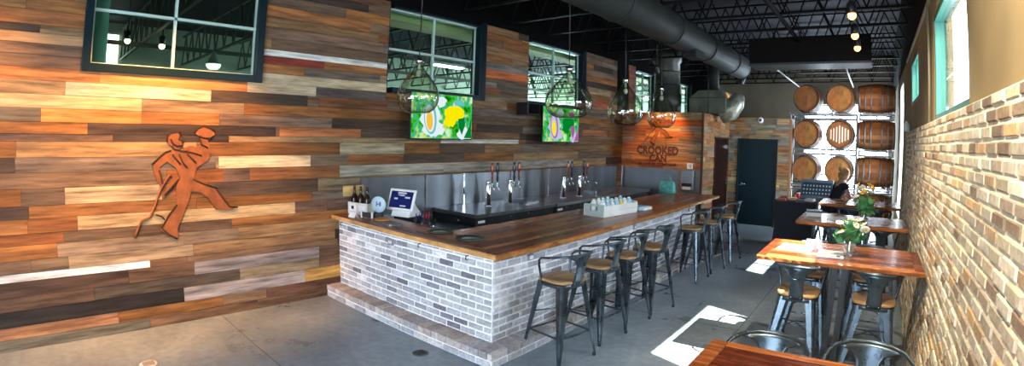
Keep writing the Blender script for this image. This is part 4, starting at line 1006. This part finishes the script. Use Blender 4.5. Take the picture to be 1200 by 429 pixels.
def skin(name,verts,edges,radii,mat,parent,sub=1,root=0):
    me=bpy.data.meshes.new(name); me.from_pydata(verts,edges,[]); me.materials.append(mat)
    o=bpy.data.objects.new(name,me); COL.objects.link(o); o.parent=parent
    md=o.modifiers.new('skin','SKIN'); md.use_smooth_shade=True
    for i,r_ in enumerate(radii):
        sv=me.skin_vertices[0].data[i]; rr=r_ if isinstance(r_,tuple) else (r_,r_); sv.radius=rr; sv.use_root=(i==root)
    s=o.modifiers.new('sub','SUBSURF'); s.levels=sub; s.render_levels=sub
    return o
def person(loc,rz,label):
    r=empty('person',loc,rz,label,'person')
    # seated on a stool, leaning forward over the table; faces local +Y
    J={'pelvis':(0,0,.83),'belly':(0,.05,.97),'chest':(0,.13,1.13),'sho':(0,.19,1.26),'neck':(0,.225,1.33),'skull0':(0,.255,1.38),'skull':(0,.275,1.45),'crown':(0,.27,1.505),
       'sl':(.16,.18,1.25),'el':(.20,.27,1.02),'wl':(.13,.45,1.06),'hl':(.10,.50,1.06),
       'sr':(-.16,.18,1.25),'er':(-.21,.26,1.02),'wr':(-.14,.44,1.06),'hr':(-.11,.49,1.06),
       'hipl':(.09,.03,.80),'kl':(.12,.42,.78),'al':(.12,.38,.36),'tl':(.12,.48,.31),
       'hipr':(-.09,.03,.80),'kr':(-.12,.42,.78),'ar':(-.12,.38,.36),'tr':(-.12,.48,.31)}
    R={'pelvis':(.15,.12),'belly':(.12,.10),'chest':(.14,.11),'sho':(.10,.08),'neck':.05,'skull0':(.06,.065),'skull':(.075,.09),'crown':(.05,.06),'sl':.055,'el':.042,'wl':.027,'hl':(.035,.018),'sr':.055,'er':.042,'wr':.027,'hr':(.035,.018),'hipl':.09,'kl':.06,'al':.04,'tl':.03,'hipr':.09,'kr':.06,'ar':.04,'tr':.03}
    E=[('pelvis','belly'),('belly','chest'),('chest','sho'),('sho','neck'),('neck','skull0'),('skull0','skull'),('skull','crown'),('sho','sl'),('sl','el'),('el','wl'),('wl','hl'),('sho','sr'),('sr','er'),('er','wr'),('wr','hr'),('pelvis','hipl'),('hipl','kl'),('kl','al'),('al','tl'),('pelvis','hipr'),('hipr','kr'),('kr','ar'),('ar','tr')]
    names=list(J); vs=[J[k] for k in names]; rr=[R[k] for k in names]; ed=[(names.index(a),names.index(b)) for a,b in E]
    for h,s in (('hl',1),('hr',-1)):
        hx,hy,hz=J[h]
        for f in range(4):
            b=len(vs); dx=(f-1.5)*.019; L=[.055,.065,.06,.045][f]
            vs+=[(hx+dx,hy+.02,hz),(hx+dx,hy+.02+L*.6,hz-.004),(hx+dx,hy+.02+L,hz-.014)]; rr+=[.009,.008,.007]; ed+=[(names.index(h),b),(b,b+1),(b+1,b+2)]
        b=len(vs); vs+=[(hx-s*.035,hy-.01,hz),(hx-s*.05,hy+.02,hz-.008)]; rr+=[.010,.009]; ed+=[(names.index(h),b),(b,b+1)]
    skin('body',vs,ed,rr,M_skin,r,sub=1)
    # shirt and trousers follow the body
    def sub_(keys,grow,name,mat):
        ks=[k for k in keys if k in J]; es=[(ks.index(a),ks.index(b)) for a,b in E if a in ks and b in ks]
        skin(name,[J[k] for k in ks],es,[tuple(q+grow for q in R[k]) if isinstance(R[k],tuple) else R[k]+grow for k in ks],mat,r,sub=1)
    J['ml']=tuple((a+b)/2 for a,b in zip(J['sl'],J['el'])); J['mr']=tuple((a+b)/2 for a,b in zip(J['sr'],J['er'])); R['ml']=.052; R['mr']=.052; E+= [('sl','ml'),('sr','mr')]
    sub_(['pelvis','belly','chest','sho','sl','ml','sr','mr'],.012,'shirt',M_cloth)
    sub_(['pelvis','hipl','kl','al','hipr','kr','ar'],.014,'trousers',plain('denim_dark',(.02,.025,.05),.8))
    for s in (-1,1): MB().ball((s*.12,.44,.30),.05,10,sc=(.9,1.9,.8)).build('shoe',M_black,r)
    m=MB(); m.ball((0,.245,1.475),.098,16,sc=(.92,1.0,.88)); m.ball((0,.15,1.535),.042,10); m.tube([(0,.17,1.45),(0,.15,1.40),(0,.155,1.34)],[.06,.05,.02],10); m.build('hair',M_hair,r)
    m=MB(); m.ball((0,.375,1.435),.013,8); m.build('nose',M_skin,r)
    for s in (-1,1): MB().ball((s*.03,.357,1.455),.008,8).build('eye',M_black,r)
    m=MB(); m.box(-.02,.02,.352,.362,1.398,1.406); m.build('mouth',plain('lips',(.4,.1,.09),.5),r)
    return r
place(-.72,10.05,radians(180-60+180),'stool carrying the person in the black shirt',G2)
person((-.72,10.05,0),radians(-60),'blonde person in a black short-sleeved shirt seated by the third table')

# ------------------------------------------------------------------ ceiling: joists, ducts, pipes, lamps
def joist(y,x0,x1,zb=3.76,zt=4.5,name='ceiling_joist',mat=M_joist,sp=.55):
    m=MB(); m.box(x0,x1,y-.035,y+.035,zb,zb+.03); m.box(x0,x1,y-.035,y+.035,zt-.03,zt)
    n=int((x1-x0)/sp); w_=(x1-x0)/n
    for i in range(n):
        a=x0+i*w_; m.bar((a,y,zb+.03),(a+w_/2,y,zt-.03),.022); m.bar((a+w_/2,y,zt-.03),(a+w_,y,zb+.03),.022)
    struct(m.build(name,mat,recalc=False))
y=1.0
while y<YB-.2: joist(y,XL+.02,XR+.03); y+=1.05
# longitudinal pipes
for (x,z,rad,m,y0,y1) in ((-1.25,3.70,.035,M_ceil,3,9),(-.62,3.68,.022,plain('pipe_pale',(.32,.31,.33),.5),11,16.2),(-2.2,3.66,.022,plain('pipe_pale',(.32,.31,.33),.5),11.5,16.3)):
    tag(MB().tube([(x,y0,z),(x,y1,z)],rad,8).build('ceiling_pipe',m),{-1.25:'dark straight pipe under the joists over the aisle',-.62:'pale pipe under the joists above the barrels',-2.2:'pale pipe under the joists left of the barrels'}[x],'pipe')
r=empty('air_duct',(-2.80,7,3.57),label='large round dark air duct running along the ceiling over the bar',cat='air duct')
m=MB(); m.tube([(0,-6.5,0),(0,4.0,0)],.245,28); m.build('duct_tube',M_duct,r)
for yy in (-5,-3.4,-1.8,-.2,1.4,3.0,3.95): m=MB(); m.tube([(.250*cos(2*pi*j/28),yy,.250*sin(2*pi*j/28)) for j in range(28)],.012,5,closed=True); m.build('joint_band',M_duct,r)
m=MB(); m.cbox((.05,.75,-.24),(.22,.42,.14)); m.build('register',M_duct,r,bevel=.01)
r=empty('bulkhead_duct',(-1.6,9.3,3.5),label='wide dark rectangular duct crossing below the ceiling before the barrels',cat='air duct')
MB().box(-.53,1.56,-.33,.33,-.19,.27).build('duct_box',plain('bulkhead_dark',(.006,.005,.005),.7,spec=.06),r,bevel=.01)
m=MB(); m.box(-.535,1.565,-.335,.335,-.20,-.165); m.build('lower_flange',plain('flange_grey',(.018,.018,.02),.5),r)
r=empty('branch_duct',(-4.52,10.9,0),label='vertical round grey duct behind the plank wall by the rightmost pendant',cat='air duct')
m=MB(); m.lathe([(.33,2.6),(.33,3.0),(.30,3.02),(.30,3.7),(.34,3.74),(.34,4.0)],n=28); m.build('riser',plain('duct_grey',(.07,.07,.06),.45,.5,noise=.3,nscale=5),r)
m=MB(); 
for z in (2.9,3.2,3.5): m.tube([(.305*cos(2*pi*j/28),.305*sin(2*pi*j/28),z) for j in range(28)],.012,5,closed=True)
m.build('band',M_duct,r)
r=empty('supply_plenum',(-3.5,11.2,2.57),label='grey green sheet metal plenum with sloped shoulders above the side wall',cat='plenum')
Mp=plain('plenum_metal',(.11,.12,.09),.45,.4,noise=.35,nscale=4)
m=MB(); m.prism([(-.44,0),(-.44,.34),(-.22,.50),(.30,.50),(.40,.34),(.40,0)],-.4,.4,lambda a,b,h:(a,h,b)); m.build('casing',Mp,r)
m=MB(); m.tube([(.22,-.1,.0),(.42,-.1,.08),(.55,-.05,.25),(.60,0,.42)],[.22,.24,.20,.14],16); m.build('flexible_duct',plain('foil_duct',(.30,.29,.23),.4,.5,noise=.4,nscale=9,bump=.6),r)
m=MB(); m.box(-.445,.405,-.405,-.398,.33,.345); m.box(-.0,.012,-.41,-.39,0,.75); m.build('seam',M_black,r)
m=MB(); m.lathe([(.13,.5),(.13,1.2)],(0.0,0,0),18); m.build('collar',M_duct,r)
# camera dome on the back plank wall
r=empty('security_camera',(-2.63,YD-.015,2.50),label='small white dome security camera on the back plank wall',cat='security camera')
Mx=Matrix.Rotation(pi/2,4,'X'); MB().lathe([(.07,0),(.07,.02),(.06,.035),(.001,.04)],n=24,M=Mx).build('housing',M_white,r); MB().lathe([(.03,.03),(.03,.05),(.015,.06),(.001,.062)],n=16,M=Mx).build('lens',M_black,r)
r=empty('wall_lamp',(-2.1,YB-.06,3.55),label='small white box fixture high on the far block wall',cat='light fixture')
MB().box(-.25,.25,-.08,.05,-.05,.05).build('fixture_box',M_white,r,bevel=.01); MB().box(-.2,.2,-.085,-.08,-.03,.03).build('lens',emis('fixture_glow',(.9,.95,1),1.5),r)
# pale box on the end of the brick ledge
r=empty('junction_box',(XR+.0,8.5,2.195),label='small pale glass jar on the far end of the brick ledge',cat='jar')
MB().lathe([(.001,0),(.045,0),(.05,.02),(.05,.10),(.03,.13),(.032,.15),(.028,.15),(.001,.14)],(.0,0,0),16).build('jar_body',plain('jar_pale',(.5,.56,.5),.2),r)
r.name='glass_jar'
# spot lamps on the ceiling
def spot(x,y,z,label):
    r=empty('ceiling_spotlight',(x,y,z),label=label,cat='spotlight',group='ceiling spotlights over the aisle')
    m=MB(); m.lathe([(.045,0),(.055,.02),(.055,.12),(.03,.15),(.001,.15)],n=18); m.build('can',M_black,r)
    m=MB(); m.tube([(0,0,.15),(0,0,4.55-z)],.01,6); m.build('stem',M_black,r)
    MB().ball((0,0,-.02),.05,14).build('bulb',emis('spot_glow',(1,.30,.05),9),r)
spot(-.235,6.3,3.47,'nearest glowing orange ceiling spotlight above the aisle')
spot(-.25,7.5,3.47,'middle glowing orange ceiling spotlight above the aisle')
spot(-.25,8.45,3.47,'farthest glowing orange ceiling spotlight above the aisle')
# track lamps washing the planks
def washer(x,y,z,tgt,label,power,size=75,col=(1,.45,.12),blend=.8):
    r=empty('track_lamp',(x,y,z),label=label,cat='track lamp')
    d=(Vector(tgt)-Vector((x,y,z))).normalized(); q=d.to_track_quat('-Z','Y').to_matrix().to_4x4()
    m=MB(); m.lathe([(.05,-.02),(.055,.0),(.055,.12),(.02,.15)],n=16,M=q); m.build('can',M_black,r)
    m=MB(); m.tube([(0,0,.1),(0,0,4.55-z)],.008,6); m.build('stem',M_black,r)
    l=bpy.data.lights.new('lamp','SPOT'); l.energy=power; l.color=col; l.spot_size=radians(size); l.spot_blend=blend; l.shadow_soft_size=.05
    o=bpy.data.objects.new('lamp_light',l); COL.objects.link(o); o.location=Vector((x,y,z))+d*.06; o.rotation_euler=q.to_euler()
LW=.8
washer(-4.0,.9,3.45,(XL,1.15,1.55),'black track lamp above the wall figure',500*LW,80)
washer(-4.0,-.9,3.45,(XL,-.6,1.5),'black track lamp left of the wall figure',380*LW,80)
washer(-4.1,9.35,3.3,(-4.35,YC,1.85),'black track lamp above the brewery lettering',190*LW,60)
washer(-2.9,11.4,3.3,(XC,11.0,2.3),'black track lamp by the side doorway',45*LW,55)
washer(-.35,1.3,3.5,(XR,2.1,1.9),'black track lamp aimed at the brick wall',330*LW,110,(1,.86,.64))
washer(-.35,4.0,3.5,(XR,4.6,1.2),'second black track lamp aimed at the brick wall',230*LW,110,(1,.88,.66))
washer(-.4,10.6,3.5,(-.5,12.4,2.3),'black track lamp aimed at the barrels',70*LW,75,(1,.60,.28))

# ------------------------------------------------------------------ warehouse seen through the left windows
M_wh=plain('warehouse_wall',(.24,.29,.21),.8,noise=.12,nscale=1.2)
w=MB(); w.box(XL-9.0,XL-8.8,YF-6,YB+6,0,6); w.box(XL-9,XL-.16,YF-6.2,YF-6,0,6); w.box(XL-9,XL-.16,YB+6,YB+6.2,0,6)
w.box(XL-.3,XL-.16,YF-6,YF-.2,0,6)
struct(w.build('wall_warehouse',M_wh))
struct(MB().box(XL-9,XL-.16,YF-6,YB+6,4.8,5.0).build('ceiling',plain('warehouse_deck',(.16,.17,.15),.8)))
M_wj=plain('warehouse_joist',(.05,.055,.04),.6)
def wjoist(y):
    m=MB(); x0,x1=XL-8.8,XL-.5; zb,zt=3.62,4.4
    m.box(x0,x1,y-.03,y+.03,zb,zb+.04); m.box(x0,x1,y-.03,y+.03,zt-.04,zt); n=14; w_=(x1-x0)/n
    for i in range(n): a=x0+i*w_; m.bar((a,y,zb+.03),(a+w_/2,y,zt-.03),.03); m.bar((a+w_/2,y,zt-.03),(a+w_,y,zb+.03),.03)
    struct(m.build('warehouse_truss',M_wj,recalc=False))
y=-3
while y<22: wjoist(y); y+=1.6
m=MB()
for x in (XL-2.6,XL-5.4): m.box(x-.03,x+.03,-8,22,3.52,3.6)
struct(m.build('warehouse_girder',M_wj))
tag(MB().box(XL-.75,XL-.35,2.9,16,3.52,3.95).build('warehouse_header',plain('header_tan',(.50,.46,.22),.7)),'pale tan beam seen through the upper edge of the bar windows','beam')
tag(MB().lathe([(.13,0),(.13,5.5)],(XL-1.1,.53,0),20).build('warehouse_column',plain('column_green',(.16,.34,.27),.35)),'round green column behind the leftmost window','column')
r=empty('bowl_pendant',(XL-3.2,2.58,3.0),label='grey bowl pendant lamp with a white rim seen through the large left window',cat='pendant lamp')
m=MB(); m.lathe([(.05,.55),(.10,.5),(.17,.32),(.27,.12),(.30,.05)],n=24); m.build('shade',plain('shade_grey',(.22,.25,.2),.5),r)
m=MB(); m.lathe([(.31,.06),(.27,-.06),(.17,-.14),(.001,-.15)],n=24); m.build('diffuser',emis('bowl_glow',(.9,.95,.8),1.0),r); m=MB(); m.tube([(0,0,.5),(0,0,4.2)],.015,6); m.build('cord',M_black,r); r.scale=(.42,.42,.42)
m=MB(); m.box(XL-8.79,XL-8.75,1.28,1.72,3.4,4.25); r=empty('warehouse_window',(0,0,0)); 
m.build('pane',emis('warehouse_daylight',(1,1,.95),3),r); m=MB(); m.box(XL-8.78,XL-8.72,1.24,1.76,3.35,3.4); m.box(XL-8.78,XL-8.72,1.24,1.76,4.25,4.3); m.build('window_frame',M_pale,r); struct(r)
for k,(x,y,z,L) in enumerate(((-3.2,7.9,3.50,.9),(-6.5,14,3.5,1.6),(-2.2,12.4,3.35,1.2),(-2.6,17.5,3.45,1.5),(-6,5,3.5,1.2),(-6.5,-1,3.5,1.4))):
    r=empty('warehouse_tube_lamp',(XL+x,y,z),label=['bright strip lamp seen through the second window','strip lamp deep in the warehouse beyond the bar windows','strip lamp seen through the third window','strip lamp seen through the farthest windows','small strip lamp behind the first green-framed window','strip lamp at the near end of the warehouse'][k],cat='strip lamp',group='warehouse strip lamps')
    MB().box(-.1,.1,-L/2,L/2,0,.06).build('housing',M_white,r); MB().box(-.08,.08,-L/2+.02,L/2-.02,-.02,0).build('tube',emis('tube_glow',(.85,1,.9),45),r)
for k,(x,y,z) in enumerate(((-5,1.42,3.55),(-4.4,1.95,3.42))):
    r=empty('warehouse_spotlight',(XL+x,y,z),label=['left small lit spotlight seen through the large left window','right small lit spotlight seen through the large left window'][k],cat='spotlight')
    MB().lathe([(.04,0),(.07,.15),(.03,.2)],n=12).build('can',M_black,r); MB().ball((0,0,0),.055,10).build('bulb',emis('wh_spot',(1,.75,.4),12),r); MB().tube([(0,0,.2),(0,0,5.5-z)],.012,6).build('stem',M_black,r)

# ------------------------------------------------------------------ lights
S.world=bpy.data.worlds.new('w'); S.world.use_nodes=True
bg=S.world.node_tree.nodes['Background']; bg.inputs[0].default_value=(.72,.84,1.0,1); bg.inputs[1].default_value=18.0
sun=bpy.data.lights.new('sun','SUN'); sun.energy=40; sun.color=(1,.96,.9); sun.angle=radians(.6)
so=bpy.data.objects.new('sun',sun); COL.objects.link(so); so.location=(6,0,8)
so.rotation_euler=Vector((-.78,.27,-1)).to_track_quat('-Z','Y').to_euler()
# daylight portals help Cycles find the windows
def portal(loc,rot,sx,sy):
    l=bpy.data.lights.new('portal','AREA'); l.shape='RECTANGLE'; l.size=sx; l.size_y=sy; l.cycles.is_portal=True
    o=bpy.data.objects.new('portal',l); COL.objects.link(o); o.location=loc; o.rotation_euler=rot
portal((-1.25,YF-.2,1.7),(pi/2,0,0),3.0,3.2)
portal((-.85,YB+.3,1.6),(-pi/2,0,0),2.6,3.2)
for h in RWIN: portal((XR+.3,(h[0]+h[1])/2,(h[2]+h[3])/2),(0,pi/2,0),h[3]-h[2],h[1]-h[0])

# ------------------------------------------------------------------ camera: wide-angle lens with its own barrel distortion
FPf,YAW,PITCH,ROLL,KK,CY=604.3,-.693,-.024,-.025,.3765,174.4
R3=Matrix(((cos(ROLL),0,sin(ROLL)),(0,1,0),(-sin(ROLL),0,cos(ROLL)))); R1_=Matrix(((1,0,0),(0,cos(PITCH),-sin(PITCH)),(0,sin(PITCH),cos(PITCH)))); R2_=Matrix(((cos(YAW),sin(YAW),0),(-sin(YAW),cos(YAW),0),(0,0,1)))
RR=R2_@R1_@R3
c=bpy.data.cameras.new('camera'); co=bpy.data.objects.new('camera',c); COL.objects.link(co); S.camera=co
c.type='PANO'; c.panorama_type='FISHEYE_LENS_POLYNOMIAL'; c.sensor_fit='HORIZONTAL'; c.sensor_width=36; c.sensor_height=36*429/1200
import numpy as np
s_=36/1200; rr=np.linspace(0,700,200); th=np.arctan(rr/FPf*(1+KK*(rr/FPf)**2)); A=np.stack([rr*s_,(rr*s_)**2,(rr*s_)**3,(rr*s_)**4],1)
kf=np.linalg.lstsq(A,th,rcond=None)[0]
c.fisheye_polynomial_k0=0
for i in range(4): setattr(c,'fisheye_polynomial_k%d'%(i+1),-float(kf[i]))
c.fisheye_fov=radians(170); c.shift_y=-(214.5-CY)/429; c.clip_start=.01
Mc=Matrix.Identity(3)
Mc.col[0]=RR@Vector((1,0,0)); Mc.col[1]=RR@Vector((0,0,1)); Mc.col[2]=-(RR@Vector((0,1,0)))
co.matrix_world=Matrix.Translation((0,0,1.95))@Mc.to_4x4()

S.view_settings.view_transform='Standard'; S.view_settings.look='None'; S.view_settings.gamma=1; S.view_settings.use_curve_mapping=False
S.view_settings.exposure=.9
cy=S.cycles; cy.use_denoising=True; cy.max_bounces=8; cy.diffuse_bounces=4; cy.glossy_bounces=4; cy.transparent_max_bounces=16; cy.sample_clamp_indirect=8; cy.caustics_reflective=False; cy.caustics_refractive=False
